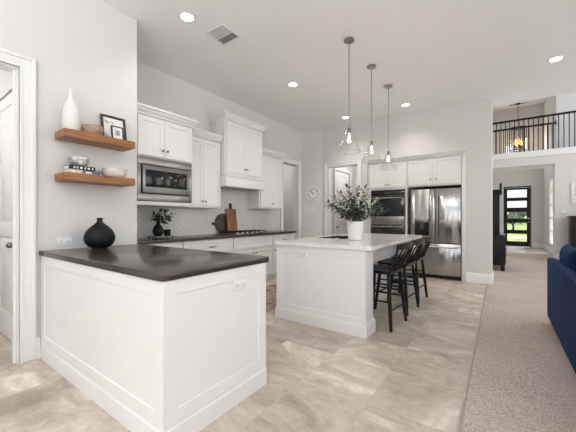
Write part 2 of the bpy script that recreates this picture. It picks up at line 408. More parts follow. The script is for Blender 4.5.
    def build(self, name, m, parent=None, angle=35):
        me = bpy.data.meshes.new(name); self.bm.normal_update(); self.bm.to_mesh(me); self.bm.free()
        me.polygons.foreach_set('use_smooth', [True] * len(me.polygons)); me.set_sharp_from_angle(angle=radians(angle))
        me.materials.append(M[m] if isinstance(m, str) else m)
        o = bpy.data.objects.new(name, me); COL.objects.link(o)
        if parent: o.parent = parent
        return o

def tag(o, label, cat, group=None, kind=None):
    o['label'] = label; o['category'] = cat
    if group: o['group'] = group
    if kind: o['kind'] = kind
    return o
def thing(name, label, cat, loc=(0, 0, 0), rz=0.0, group=None):
    o = bpy.data.objects.new(name, None); o.empty_display_size = 0.1; COL.objects.link(o)
    o.location = loc; o.rotation_euler = (0, 0, rz)
    return tag(o, label, cat, group)
def struct(name, mb, m, parent=None, angle=35):
    o = mb.build(name, m, parent, angle); o['kind'] = 'structure'; return o
def copy_tree(o, parent=None):
    c = o.copy(); COL.objects.link(c); c.parent = parent
    for ch in list(o.children): copy_tree(ch, c)
    return c
def rounded_rect(x0, y0, x1, y1, r, seg=6):
    out = []
    for cx, cy, a0 in ((x1 - r, y1 - r, 0), (x0 + r, y1 - r, 90), (x0 + r, y0 + r, 180), (x1 - r, y0 + r, 270)):
        for i in range(seg + 1):
            a = radians(a0 + 90 * i / seg); out.append((cx + r * cos(a), cy + r * sin(a)))
    return out

# ------------------------------------------------------------------ the setting
XS, XK = -3.22, -4.05          # shelf wall, kitchen wall
YF = 6.48                      # fridge wall
HC, HF = 3.34, 5.72  # kitchen, great room, entry ceilings
YB, YD = 11.2, 15.46           # balcony wall, front wall
XC = -0.18                     # tile meets carpet
XR = 5.0; YK = -4.5            # great room side wall, wall behind the camera

struct('floor', MB().box(-5.6, YK - .2, -0.12, XC, 8.6, 0), 'tile')
struct('carpet_floor', MB().box(XC, YK - .2, -0.12, XR + .2, 12.9, 0.006).box(-0.6, 7.0, -0.1, XC, 12.9, 0.0065), 'carpet')
M['entry_tile'] = mat('pale_entry_tile', (0.50, 0.47, 0.44), 0.25, var=0.12, scale=4)
struct('entry_floor', MB().box(-0.6, 12.9, -0.12, 2.0, YD + .2, 0), 'entry_tile')
struct('trim_1', MB().box(XC - 0.012, YK, 0, XC + 0.002, YF - .001, 0.007, 0.002), mat('floor_edge_strip', (0.34, 0.29, 0.25), 0.6))

# shelf wall with its doorway (opening y -0.12..0.725, z<2.43)
wl = MB().box(XS - .12, YK, 0, XS, -0.12, HC).box(XS - .12, -0.12, 2.43, XS, 0.725, HC).box(XS - .12, 0.725, 0, XS, 1.70, HC)
wl.box(XK - .15, 0.92, 0, XS - .12, 1.70, HC)
struct('wall_left', wl, 'wall')
wk = MB().box(XK - .15, 1.70, 0, XK, 5.50, HC).box(XK - .15, 5.50, 2.47, XK, 6.12, HC).box(XK - .15, 6.12, 0, XK, 6.30, HC)
struct('wall_kitchen', wk, 'wall')
struct('wall_corner', MB().prism([(XK, 6.29), (-3.55, YF), (-3.55, YF + .13), (XK - .14, 6.40), (XK - .14, 6.29)], 0, HC), 'wall')
# fridge wall: doorway, wall over the built-ins, niche for the built-ins, wall stub
wf = MB().box(-3.56, YF, 0, -3.40, YF + .14, HC).box(-3.40, YF, 2.42, -2.65, YF + .14, HC).box(-2.65, YF, 0, -2.42, YF + .14, HC)
wf.box(-2.42, YF, 2.452, -0.513, YF + .14, HC).box(-0.513, YF, 0, -0.12, 7.0, HC).box(-2.42, 7.18, 0, -0.38, 7.30, HC).box(-0.513, 7.0, 0, -0.38, 7.18, HC).box(-2.56, YF + .14, 0, -2.42, 7.30, HC).box(-2.42, YF + .14, 2.56, -0.513, 7.18, 2.64)
struct('wall_fridge', wf, 'wall')
struct('ceiling', MB().box(XK - .3, YK - .15, HC, XR + .2, 7.0, HC + .12), 'ceiling')
struct('wall_above_ceiling', MB().box(-0.5, 6.9, HC + .12, XR + .2, 7.0, HF + .1), 'wall')
struct('ceiling_entry', MB().box(-0.65, 6.9, HF, XR + .2, YD + .2, HF + .1), 'ceiling')
# hall beside the fridge wall and the wall with the balcony
struct('wall_hall', MB().box(-0.50, 7.30, 0, -0.38, YB + .2, HF).box(-0.50, 7.0, HC, -0.38, 7.30, HF), 'wall')
wb = MB().box(-0.50, YB, 2.72, 1.25, YB + .14, 3.13).box(1.25, YB, 0, XR, YB + .14, 3.13).box(-0.5, YB, 0, -0.22, YB + .14, 2.72)
struct('wall_balcony', wb, 'wall')
struct('trim_2', MB().box(-0.40, YB - .022, 2.955, XR, YB - .001, 3.0, .006).box(-0.40, YB - .012, 3.0, XR, YB - .001, 3.13), 'trim')
struct('floor_balcony', MB().box(-0.5, YB + .14, 2.74, XR, 12.25, 3.10), 'trim')
struct('wall_entry_left', MB().box(-0.62, YB + .2, 0, -0.42, YD, HF), 'wall')
wr = MB().box(1.40, YB + .14, 0, 1.55, 12.95, 2.74).box(1.40, 12.25, 2.74, 1.55, 12.95, HF).box(1.40, 13.85, 0, 1.55, YD, HF).box(1.40, 12.95, 0, 1.55, 13.85, .30).box(1.40, 12.95, 2.50, 1.55, 13.85, HF)
struct('wall_entry_right', wr, 'wall')
struct('wall_upper', MB().box(1.55, 12.25, 3.10, XR, 12.40, HF), 'wall')
wd = MB().box(-0.62, YD, 0, 0.11, YD + .15, HF).box(1.02, YD, 0, 1.55, YD + .15, HF).box(0.11, YD, 2.48, 1.02, YD + .15, 3.45).box(0.11, YD, 4.25, 1.02, YD + .15, HF).box(.62, YD, 3.45, 1.02, YD + .15, 4.25)
struct('wall_front', wd, 'wall')
# great room side wall and the wall behind the camera, with their windows
wq = MB(); prev = YK
for wy in (-2.3, 0.6, 3.5, 6.4, 9.3):
    wq.box(XR, prev, 0, XR + .15, wy - .9, HC); wq.box(XR, wy - .9, 0, XR + .15, wy + .9, .55); wq.box(XR, wy - .9, 3.25, XR + .15, wy + .9, HC); prev = wy + .9
wq.box(XR, prev, 0, XR + .15, YB + .1, HC).box(XR, 7.0, HC, XR + .15, YD, HF)
struct('wall_great_room', wq, 'wall')
wz = MB(); prev = XS - .1
for wx in (-1.9, 0.6, 3.1):
    wz.box(prev, YK - .15, 0, wx - .9, YK, HC); wz.box(wx - .9, YK - .15, 0, wx + .9, YK, .45); wz.box(wx - .9, YK - .15, 2.65, wx + .9, YK, HC); prev = wx + .9
wz.box(prev, YK - .15, 0, XR + .15, YK, HC)
struct('wall_behind', wz, 'wall')
def sash(along, c, w, z0, z1, name):
    mb = MB(); g = MB()
    def b(u0, z_0, u1, z_1, t, mbx):
        if along == 'x': mbx.box(c[0] + u0, c[1] - t, z_0, c[0] + u1, c[1] + t, z_1)
        else: mbx.box(c[0] - t, c[1] + u0, z_0, c[0] + t, c[1] + u1, z_1)
    b(-w, z0, -w + .06, z1, .03, mb); b(w - .06, z0, w, z1, .03, mb); b(-w + .06, z0, w - .06, z0 + .06, .03, mb); b(-w + .06, z1 - .06, w - .06, z1, .03, mb)
    zm = (z0 + z1) / 2; b(-w + .06, zm - .025, w - .06, zm + .025, .025, mb)
    o = struct(name, mb, 'trim'); b(-w + .06, z0 + .06, w - .06, z1 - .06, .004, g); struct('window_pane', g, 'window_glass', o)
k = 1
for wy in (-2.3, 0.6, 3.5, 6.4, 9.3): sash('y', (XR + .07, wy), .9, .55, 3.25, 'window_%d' % k); k += 1
for wx in (-1.9, 0.6, 3.1): sash('x', (wx, YK - .07), .9, .45, 2.65, 'window_%d' % k); k += 1
sash('x', (0.365, YD + .07), .255, 3.45, 4.25, 'window_%d' % k); k += 1
# tall entry window in the side wall: five stacked panes
mb = MB(); zs = [.30 + i * .44 for i in range(6)]
mb.box(1.405, 12.95, .30, 1.44, 12.98, 2.50).box(1.405, 13.82, .30, 1.44, 13.85, 2.50)
for z in zs: mb.box(1.405, 12.98, z - (0 if z == .30 else .02), 1.44, 13.82, z + (.03 if z < 2.4 else 0.0))
o = struct('window_%d' % k, mb, 'trim'); struct('window_pane', MB().box(1.41, 12.98, .33, 1.415, 13.82, 2.48), 'frosted', o)

# rooms beyond the two kitchen doorways and beyond the left doorway
struct('wall_vestibule', MB().box(-5.5, 0.80, 0, -4.35, 0.9, 2.75).box(-4.35, 0.80, 2.43, -3.52, 0.9, 2.75).box(-3.52, 0.80, 0, -3.345, 0.9, 2.75).box(-5.6, -1.6, 0, -5.5, 0.9, 2.75).box(-5.5, -1.6, 0, -3.345, -1.5, 2.75), 'wall')
struct('ceiling_vestibule', MB().box(-5.6, -1.6, 2.75, -3.34, 0.80, 2.85), 'ceiling')
struct('wall_pantry', MB().box(-5.5, 5.2, 0, XK - .15, 5.3, 2.9).box(-5.6, 5.2, 0, -5.5, 6.9, 2.9).box(-5.5, 6.9, 0, -3.62, 7.0, 2.9).box(-3.62, YF + .14, 0, -3.50, 7.06, 2.9).box(-3.62, 7.06, 2.44, -3.50, 7.95, 2.9).box(-3.62, 7.95, 0, -3.50, 8.4, 2.9).box(-3.50, 8.3, 0, -2.42, 8.4, 2.9).box(-2.56, 7.30, 0, -2.42, 8.3, 2.9), 'wall')
struct('ceiling_pantry', MB().box(-5.6, 5.2, 2.9, XK - .15, 7.0, 3.0).box(XK - .15, YF + .14, 2.9, -2.42, 8.4, 3.0), 'ceiling')

# casings (flat boards with a raised outer bead), baseboards
def casing(name, plane, a0, a1, z1, at, out, w=0.105):
    """door casing on a wall: plane 'x' -> wall x=at with y from a0..a1; plane 'y' -> wall y=at"""
    mb = MB()
    def b(u0, za, u1, zb, t):
        if plane == 'x': mb.box(at, u0, za, at + out * t, u1, zb, .003)
        else: mb.box(u0, at, za, u1, at + out * t, zb, .003)
    for s, e in ((a0, -1), (a1, 1)):
        b(s, 0, s + e * w, z1 + w, .016); b(s + e * (w - .03), 0, s + e * w, z1 + w, .026); b(s, 0, s + e * .022, z1, .022)
    b(a0, z1, a1, z1 + w, .016); b(a0 - w + .03, z1 + w - .03, a1 + w - .03, z1 + w, .026); b(a0, z1, a1, z1 + .022, .022)
    return struct(name, mb, 'trim')
casing('trim_3', 'x', -0.12, 0.725, 2.43, XS, 1)
struct('trim_4', MB().box(XS - .12, 0.71, 0, XS, 0.7245, 2.4295).box(XS - .12, -0.12, 2.415, XS, 0.71, 2.4295).box(XS - .08, .698, 0, XS - .04, .71, 2.415), 'trim')
casing('trim_5', 'x', 5.50, 6.12, 2.47, XK, 1, 0.10)
casing('trim_6', 'y', -3.40, -2.65, 2.42, YF, -1, 0.095)
struct('trim_7', MB().box(-3.3995, YF, 0, -3.385, YF + .14, 2.4195).box(-2.665, YF, 0, -2.6505, YF + .14, 2.4195).box(-3.385, YF, 2.405, -2.665, YF + .14, 2.4195), 'trim')
BASE = [(0.001, 0.0), (0.019, 0.0), (0.019, 0.125), (0.014, 0.15), (0.007, 0.17), (0.001, 0.18)]
struct('baseboard_fridge', MB().sweep([(-0.515, YF), (-0.12, YF), (-0.12, 7.0)], BASE), 'trim')
struct('baseboard_hall', MB().sweep([(-0.38, 7.31), (-0.38, 8.3)], BASE), 'trim')
struct('baseboard_left', MB().sweep([(XS, 0.831), (XS, 0.858)], BASE), 'trim')
struct('baseboard_balcony', MB().sweep([(1.25, YB + .13), (1.25, YB), (XR - .05, YB)], BASE, flip=1), 'trim')
struct('baseboard_front', MB().sweep([(1.06, YD), (1.40, YD), (1.40, 12.3)], BASE), 'trim')
struct('baseboard_corner', MB().sweep([(XK + .002, 6.30), (-3.56, YF)], BASE), 'trim')

# ------------------------------------------------------------------ doors
def knob(parent, x, y, z, r=0.026, m='pewter', direction=(0, -1, 0), reach=0.055, name='knob'):
    d = Vector(direction); p = Vector((x, y, z)); mb = MB()
    mb.cyl(p, p + d * .008, r * .95, r * .85, 18); mb.cyl(p + d * .008, p + d * reach * .6, r * .35, r * .35, 12)
    mb.ball(p + d * reach, r, 16)
    return mb.build(name, m, parent)
def panel_door(name, label, W_, H_, loc, rz, kx, group=None):
    t = struct(name, MB().box(0, 0.0, 0.012, W_, 0.028, H_), 'trim')
    t.location = loc; t.rotation_euler = (0, 0, rz)
    mb = MB()
    st = 0.11
    for z0, z1 in ((0.012, .26), (H_ * .42, H_ * .42 + .14), (H_ - st, H_)): mb.box(0, -.010, z0, W_, 0, z1, .003)
    for x0, x1 in ((0, st), (W_ - st, W_)): mb.box(x0, -.0101, 0.012, x1, 0, H_, .003)
    struct('door_frame', mb, 'trim', t)
    for z0, z1 in ((.29, H_ * .42 - .03), (H_ * .42 + .17, H_ - st - .03)):
        struct('door_panel', MB().box(st + .03, -.008, z0, W_ - st - .03, 0, z1, .007), 'trim', t)
    knob(t, kx, -.0105, 0.95, .027, 'pewter', name='door_knob')
    return t
panel_door('door_1', '', 0.81, 2.40, (-4.34, 0.81, 0), 0, 0.81 - .065)
panel_door('door_2', '', 0.87, 2.42, (-3.525, 7.07, 0.0), radians(90), 0.085)
casing('trim_8', 'x', 7.06, 7.95, 2.44, -3.50, 1, .09)

# front door: dark frame with five stacked panes
fd = struct('door_3', MB().box(.13, YD + .02, .012, .24, YD + .075, 2.42, .004).box(.88, YD + .02, .012, .985, YD + .075, 2.42, .004), 'black_paint')
rails = MB(); zz = [(.012, .22), (.53, .69), (.98, 1.16), (1.43, 1.61), (1.88, 2.02), (2.34, 2.42)]
for a, b_ in zz: rails.box(.24, YD + .025, a, .88, YD + .07, b_, .003)
struct('door_rails', rails, 'black_paint', fd)
for (a, b_), (c_, d_) in zip(zz, zz[1:]): struct('door_pane', MB().box(.241, YD + .045, b_, .879, YD + .05, c_), 'window_glass', fd)
knob(fd, .935, YD + .02, 1.02, .03, 'nickel', name='door_knob')
struct('door_lock', MB().cyl((.935, YD + .02, 1.16), (.935, YD + .005, 1.16), .028, .026, 18), 'nickel', fd)
struct('trim_9', MB().box(.112, YD - .002, 0, .128, YD + .10, 2.478).box(.99, YD - .002, 0, 1.018, YD + .10, 2.478).box(.128, YD - .002, 2.43, .99, YD + .10, 2.478), 'black_paint')

# ------------------------------------------------------------------ outdoors, seen through the front door
struct('lawn_ground', MB().box(-30, YD + .16, -0.3, 40, 90, -0.12), 'lawn')
struct('street', MB().box(-30, 23.0, -0.119, 40, 25.8, -0.10), 'asphalt')
struct('front_path', MB().box(0.0, YD + .16, -0.119, 1.3, 17.8, -.03), mat('porch_concrete', (0.55, 0.53, 0.50), 0.9))
struct('hill', MB().ring_loft([[(-60, 34, -.13), (-60, 90, -.13), (-60, 90, 2.6)], [(90, 34, -.13), (90, 90, -.13), (90, 90, 2.6)]]), 'lawn')
def tree(x, y, h, r, label, seed):
    rnd = random.Random(seed)
    t = thing('tree', label, 'tree', (x, y, -0.12), group='trees across the lawn')
    tr = MB(); tr.tube([(0, 0, 0), (.05, 0, h * .3), (-.03, .02, h * .55)], [.10, .07, .05])
    for a in (0.6, 2.5, 4.4): tr.tube([(0, 0, h * .35), (.4 * r * cos(a), .4 * r * sin(a), h * .6)], [.05, .02])
    tr.build('trunk', 'bark', t)
    cr = MB()
    for i in range(150):
        a, b_ = rnd.random() * 2 * pi, rnd.random() ** .5 * r
        p = Vector((b_ * cos(a), b_ * sin(a), h * .62 + (rnd.random() - .4) * r * 1.1 * (1 - (b_ / r) ** 2 * .7)))
        q = Vector((rnd.uniform(-1, 1), rnd.uniform(-1, 1), rnd.uniform(-1, 1))).normalized() * .22
        w_ = q.orthogonal() * .8
        f = [cr.bm.verts.new(p + d) for d in (q, w_, -q, -w_)]; cr.bm.faces.new(f)
    cr.build('crown', 'tree_leaf', t)
tree(0.9, 33, 1.85, .75, 'small dark tree standing on the far lawn, seen through the front door', 1)
tree(2.0, 46, 2.9, 1.0, 'taller dark tree on the rise behind, seen through the front door', 2)

# ------------------------------------------------------------------ cabinets
R90 = radians(90)
CROWN = [(0.0, 0.0), (0.010, 0.0), (0.010, 0.018), (0.016, 0.024), (0.040, 0.056), (0.040, 0.068), (0.056, 0.078), (0.056, 0.105), (0.0, 0.105)]
def small_knob(parent, x, y, z): 
    mb = MB(); p = Vector((x, y, z))
    mb.cyl(p, p + Vector((0, -.004, 0)), .009, .009, 12).cyl(p + Vector((0, -.004, 0)), p + Vector((0, -.016, 0)), .005, .005, 10)
    mb.cyl(p + Vector((0, -.014, 0)), p + Vector((0, -.022, 0)), .014, .015, 16).cyl(p + Vector((0, -.022, 0)), p + Vector((0, -.027, 0)), .015, .010, 16)
    return mb.build('knob', 'pewter', parent)
def pull(parent, x, y, z, w=0.13):
    mb = MB()
    for s in (-1, 1): mb.cyl((x + s * w * .38, y, z), (x + s * w * .38, y - .026, z), .005, .005, 10)
    mb.tube([(x - w / 2, y - .022, z), (x - w * .4, y - .028, z), (x + w * .4, y - .028, z), (x + w / 2, y - .022, z)], .0065)
    return mb.build('pull', 'pewter', parent)
def add_door(root, x0, z0, x1, z1, D, kind='door', hw=None, stile=.058):
    """front panel whose back lies 1 mm off the cabinet body"""
    mb = MB().shaker(x0, z0, x1, z1, -D - .001, -D - .021, stile if kind == 'door' else min(stile, (z1 - z0) * .22), .009 if kind == 'door' else .006)
    d = mb.build('drawer_front' if kind == 'drawer' else 'door', 'cabinet', root)
    if hw:
        if hw[0] == 'knob': small_knob(d, hw[1], -D - .0205, hw[2])
        else: pull(d, hw[1], -D - .0205, hw[2])
    return d
def crown(root, W_, D, z, left=True, right=True):
    path = [(0, -D), (W_, -D)]
    if left: path = [(0, -.002)] + path
    if right: path = path + [(W_, -.002 if right is True else -right)]
    MB().sweep(path, [(o, z + h) for o, h in CROWN], flip=1).build('crown_moulding', 'cabinet', root, 14)
    return root
def upper(name, label, cat, y0, W_, xfront, z0, z1, splits, knobs_at='bottom', crown_=(True, True), cr_h=.095, group=None):
    """wall cabinet on the kitchen wall; z1 is the top of its crown"""
    D = xfront - .022 - XK - .003
    t = thing(name, label, cat, (XK + .003, y0, 0), R90, group)
    top = z1 - .012
    MB().box(0.001, 0, z0, W_ - .001, -D, top, .002).build('body', 'cabinet', t)
    n = len(splits) - 1
    for i in range(n):
        a, b_ = splits[i], splits[i + 1]
        kx = (b_ - .03) if (i % 2 == 0 and n > 1) else (a + .03)
        if n == 1: kx = a + .55 * (b_ - a)
        add_door(t, a + .002, z0 + .028, b_ - .002, z1 - cr_h - .02, D, hw=('knob', kx, z0 + .10))
    crown(t, W_, D + .018, z1 - cr_h, *crown_)
    return t

# microwave cabinet (deeper), built as frame around the oven
t = thing('microwave_cabinet', 'white two-door wall cabinet with crown moulding over the built-in microwave', 'cabinet', (XK + .003, 1.725, 0), R90, 'white wall cabinets')
D = .527; MBx = MB()
MBx.box(.001, 0, 1.945, .905, -D, 2.525, .002).box(.001, 0, 1.352, .905, -D, 1.402, .002).box(.001, 0, 1.402, .122, -D, 1.945).box(.899, 0, 1.402, .905, -D, 1.945).box(.122, 0, 1.402, .899, -.05, 1.945)
MBx.build('body', 'cabinet', t)
add_door(t, .137, 1.962, .480, 2.437, D, hw=('knob', .452, 2.045)); add_door(t, .487, 1.962, .898, 2.437, D, hw=('knob', .517, 2.045))
crown(t, .905, D + .018, 2.446, False, .40)
# microwave with trim kit
t = thing('microwave', 'stainless built-in microwave with black glass door under the two-door cabinet', 'microwave', (XK + .003, 1.725, 0), R90)
fy = -D - .004
mb = MB().box(.128, fy, 1.408, .892, fy - .018, 1.490, .003).box(.128, fy, 1.850, .892, fy - .018, 1.940, .003).box(.128, fy, 1.490, .172, fy - .018, 1.850, .003).box(.850, fy, 1.490, .892, fy - .018, 1.850, .003)
mb.box(.135, -.06, 1.415, .885, fy, 1.935); mb.build('trim_frame', 'steel_flat', t)
MB().box(.174, fy - .002, 1.492, .848, fy - .010, 1.848).build('shadow_gap', 'shadow_gap', t)
d = MB().box(.185, fy - .011, 1.502, .840, fy - .034, 1.838, .006).build('door', 'steel_flat', t)
MB().box(.218, fy - .0345, 1.575, .660, fy - .038, 1.785, .002).build('window', 'black_glass', d)
c = MB().box(.664, fy - .0345, 1.575, .800, fy - .038, 1.785, .002).build('control_panel', 'black_glass', d)
MB().cyl((.50, fy - .0345, 1.54), (.50, fy - .036, 1.54), .012, .012, 20).build('badge', 'pewter', d)
# wall cabinet between microwave and hood
upper('upper_cabinet', 'tall white double-door wall cabinet between the microwave and the range hood', 'cabinet', 2.635, .755, -3.77, 1.352, 2.535, [0.0, .405, .755], crown_=(False, False), group='white wall cabinets')
# hood cabinet: taller and deeper, double doors
t = thing('hood_cabinet', 'tallest white double-door wall cabinet above the range hood box', 'cabinet', (XK + .003, 3.405, 0), R90, 'white wall cabinets')
D2 = -3.67 - .022 - XK - .003; Wh = .95
MB().box(0, 0, 1.917, Wh, -D2, 2.90, .002).build('body', 'cabinet', t)
add_door(t, .035, 1.957, .475, 2.80, D2, hw=('knob', .447, 2.045)); add_door(t, .479, 1.957, .925, 2.80, D2, hw=('knob', .507, 2.045))
crown(t, Wh, D2 + .012, 2.826, True, True)
t = thing('range_hood', 'white boxed range hood below the tallest wall cabinet over the cooktop', 'range hood', (XK + .003, 3.405, 0), R90)
MB().box(-.008, -.002, 1.715, Wh + .004, -D2 - .045, 1.905, .003).build('casing', 'cabinet', t)
MB().box(-.008, -D2 - .046, 1.880, Wh + .004, -D2 - .058, 1.905, .003).build('ledge', 'cabinet', t)
MB().box(.08, -.05, 1.706, Wh - .08, -D2 + .01, 1.714).build('filter', 'steel_flat', t)
# wall cabinet beyond the hood
t = upper('upper_cabinet', 'white single-door wall cabinet between the range hood and the doorway', 'cabinet', 4.375, .715, -3.77, 1.375, 2.535, [0.03, .71], crown_=(False, True), group='white wall cabinets')

# base cabinets along the kitchen wall
XBF = -3.565
def base(label, y0, W_, fronts, name='base_cabinet'):
    D = XBF - .022 - XK - .003
    t = thing(name, label, 'cabinet', (XK + .003, y0, 0), R90, 'white base cabinets under the dark counter')
    MB().box(.001, 0, .105, W_ - .001, -D, .874, .002).box(.001, -.02, 0, W_ - .001, -D + .07, .105).build('body', 'cabinet', t)
    for f in fronts: add_door(t, f[0], f[1], f[2], f[3], D, f[4], f[5])
    return t
base('white base cabinet hidden behind the vase end of the dark peninsula', 1.72, .80, [(.02, .12, .40, .64, 'door', ('knob', .37, .57)), (.404, .12, .79, .64, 'door', ('knob', .435, .57)), (.02, .66, .79, .86, 'drawer', ('pull', .4, .76))])
base('white base cabinet with drawer left of the cooktop, below the cutting boards', 2.53, .945, [(.01, .12, .465, .64, 'door', ('knob', .435, .57)), (.47, .12, .935, .64, 'door', ('knob', .50, .57)), (.01, .66, .935, .86, 'drawer', ('pull', .505, .755))])
base('wide white base cabinet with a deep drawer under the gas cooktop', 3.48, 1.04, [(.01, .12, .515, .64, 'door', ('knob', .48, .57)), (.52, .12, 1.03, .64, 'door', ('knob', .555, .57)), (.01, .66, 1.03, .86, 'drawer', None)])
base('white base cabinet at the doorway end of the dark counter', 4.525, .745, [(.01, .12, .735, .64, 'door', ('knob', .05, .57)), (.01, .66, .735, .86, 'drawer', ('pull', .37, .76))])
tag(MB().prism(rounded_rect(XK + .004, 1.715, -3.525, 5.285, .006, 2), .876, .915, .004).build('worktop', 'dark_stone'), 'long dark brown stone counter along the kitchen wall under the wall cabinets', 'worktop')
struct('wall_backsplash', MB().box(XK + .0005, 1.703, .917, XK + .0025, 5.395, 1.352).box(XK + .0005, 3.395, 1.352, XK + .0025, 4.37, 1.715), 'splash')

# gas cooktop
t = thing('cooktop', 'stainless gas cooktop with black grates set in the dark counter', 'cooktop', (-3.745, 3.93, .9155))
MB().box(-.198, -.45, 0, .215, .45, .012, .004).build('tray', 'steel_flat', t)
for gy in (-.29, 0, .29):
    mb = MB()
    for x in (-.175, .14): mb.box(x - .006, gy - .135, .035, x + .006, gy + .135, .047)
    for y in (-.13, -.045, .045, .13): mb.box(-.18, gy + y - .006, .034, .145, gy + y + .006, .048)
    for x in (-.175, .14):
        for y in (-.13, .13): mb.box(x - .006, gy + y - .006, .0125, x + .006, gy + y + .006, .035)
    mb.build('grate', 'iron', t)
    for x in (-.105, .05): MB().cyl((x, gy, .0125), (x, gy, .028), .042, .036, 20).build('burner', 'iron', t)
for ky in (-.36, -.24, -.12, 0, .12): MB().cyl((.182, ky, .0125), (.182, ky, .034), .021, .017, 18).build('control_knob', 'nickel', t)

# ------------------------------------------------------------------ peninsula
PX0, PX1, PY0, PY1 = XS + .004, -1.396, .877, 1.672
t = thing('peninsula_cabinet', 'white panelled peninsula base ending at the shelf wall', 'cabinet', (0, 0, 0))
MB().box(PX0, PY0, 0, PX1, PY1, .874, .002).build('body', 'cabinet', t)
MB().shaker(PX0 + .008, .12, PX1 + .006, .874, PY0 - .0005, PY0 - .013, .076, .006).build('end_panel', 'cabinet', t)
pm = MB().shaker(PY0 - .012, .12, PY1 - .0, .874, 0, -.012, .076, .006)
pm.xform(Matrix.Translation((PX1 + .0008, 0, 0)) @ Matrix.Rotation(R90, 4, 'Z')); pm.build('end_panel', 'cabinet', t)
PB = [(0.0, 0.0), (0.019, 0.0), (0.019, 0.108), (0.014, 0.113), (0.0135, .119), (0.0, .1195)]
MB().sweep([(PX0 + .022, PY0 - .001), (PX1 + .001, PY0 - .001), (PX1 + .001, PY1)], PB, flip=1).build('baseboard', 'cabinet', t, 14)
top = [(XS + .003, .852)] + [(x, y) for x, y in rounded_rect(-1.6, .852, -1.374, 1.706, .045)][21:] + [(x, y) for x, y in rounded_rect(-1.6, .852, -1.374, 1.706, .012)][:7] + [(XS + .003, 1.706)]
tag(MB().prism(top, .8755, .915, .004).build('worktop', 'dark_stone'), 'dark brown stone counter top of the white peninsula, under the round black vase', 'worktop')

def outlet(label, loc, rz, gang=2, cat='outlet', horizontal=True, switch=False, group='white wall plates'):
    """plate lying in local XZ facing -y"""
    t = thing('light_switch' if switch else 'power_outlet', label, cat, loc, rz, group)
    w = .118 if horizontal else (.075 if gang == 1 else .118); h = .075 if horizontal else .118
    MB().box(-w / 2, 0, -h / 2, w / 2, -.006, h / 2, .003).build('cover_plate', 'plastic', t)
    if switch:
        for i in range(gang):
            x = (i - (gang - 1) / 2) * .046; MB().box(x - .016, -.0062, -.033, x + .016, -.011, .033, .002).build('rocker', 'plastic', t)
    else:
        for x in ((-.027, .027) if horizontal else (0,)):
            s = MB().box(x - .017, -.0062, -.014, x + .017, -.0085, .014, .002).build('socket', 'plastic', t)
            MB().box(x - .008, -.0086, -.002, x - .005, -.009, .008).box(x + .005, -.0086, -.002, x + .008, -.009, .008).box(x - .002, -.0086, -.010, x + .002, -.009, -.006).build('slots', 'slot', s)
    return t
outlet('white double outlet on the shelf wall beside the round black vase', (XS + .001, 1.035, .982), R90)
outlet('white outlet set in the right end panel of the peninsula', (PX1 + .005, 1.412, .762), R90)

# ------------------------------------------------------------------ island
t = thing('island_cabinet', 'white panelled kitchen island base beside the black stools', 'cabinet', (0, 0, 0))
IX0, IX1, IY0, IY1 = -2.195, -1.095, 2.875, 5.06
poly = [(IX0, IY0), (IX1, IY0), (IX1, 3.10), (-1.42, 3.10), (-1.42, 4.95), (IX1, 4.95), (IX1, IY1), (IX0, IY1)]
MB().prism(poly, 0, .60).build('body', 'cabinet', t)
ring = MB()
for a, b_ in (((IX0, IY0), (IX0 + .10, IY1)), ((IX0 + .10, IY0), (-1.42, 3.62)), ((IX0 + .10, 4.38), (-1.42, IY1)), ((-1.70, 3.62), (-1.42, 4.38)), ((-1.42, IY0), (IX1, 3.10)), ((-1.42, 4.95), (IX1, IY1))):
    ring.box(a[0], a[1], .60, b_[0], b_[1], .874)
ring.build('upper_body', 'cabinet', t)
MB().shaker(IX0 - .006, .105, IX1 + .006, .874, IY0 - .0005, IY0 - .013, .08, .006).build('end_panel', 'cabinet', t)
IB = [(0.0, 0.0), (0.019, 0.0), (0.019, 0.108), (0.015, 0.116), (0.014, .130), (0.0, 0.146)]
MB().sweep([(IX0 + .001, IY1), (IX0 - .001, IY0 - .001), (IX1 + .001, IY0 - .001), (IX1 + .001, 3.101), (-1.419, 3.101), (-1.419, 4.949), (IX1, 4.949)], IB, flip=1).build('baseboard', 'cabinet', t, 14)
# counter with the sink cut-out
cx0, cx1, cy0, cy1 = -2.225, -1.027, 2.835, 5.20
SX0, SX1, SY0, SY1 = -2.12, -1.68, 3.66, 4.36
ct = MB(); rr = rounded_rect(cx0, cy0, cx1, cy1, .05, 6)
# corners order: NE(0..6) NW(7..13) SW(14..20) SE(21..27); four pieces around the hole, one mesh
hole = [(SX1, SY1), (SX0, SY1), (SX0, SY0), (SX1, SY0)]
def slab(bm, outer, inner, z0, z1):
    vt = [bm.verts.new((x, y, z1)) for x, y in outer]; vb = [bm.verts.new((x, y, z0)) for x, y in outer]
    it = [bm.verts.new((x, y, z1)) for x, y in inner]; ib = [bm.verts.new((x, y, z0)) for x, y in inner]
    fs = []; n = len(outer); seg = n // 4
    for i in range(n): j = (i + 1) % n; fs.append(bm.faces.new((vb[i], vb[j], vt[j], vt[i])))
    for i in range(4): j = (i + 1) % 4; fs.append(bm.faces.new((ib[i], it[i], it[j], ib[j])))
    for q in range(4):
        idx = list(range(q * seg, (q + 1) * seg)); nx = ((q + 1) * seg) % n
        mid = seg // 2
        fs.append(bm.faces.new([vt[i] for i in idx[mid:]] + [vt[nx + i] for i in range(mid + 1)] + [it[(q + 1) % 4], it[q]]))
        fs.append(bm.faces.new(([vb[i] for i in idx[mid:]] + [vb[nx + i] for i in range(mid + 1)] + [ib[(q + 1) % 4], ib[q]])[::-1]))
    bmesh.ops.recalc_face_normals(bm, faces=fs)
slab(ct.bm, rr, hole, .8755, .915)
tag(ct.build('worktop', 'quartz'), 'white veined stone counter top of the island, under the flower vase', 'worktop')
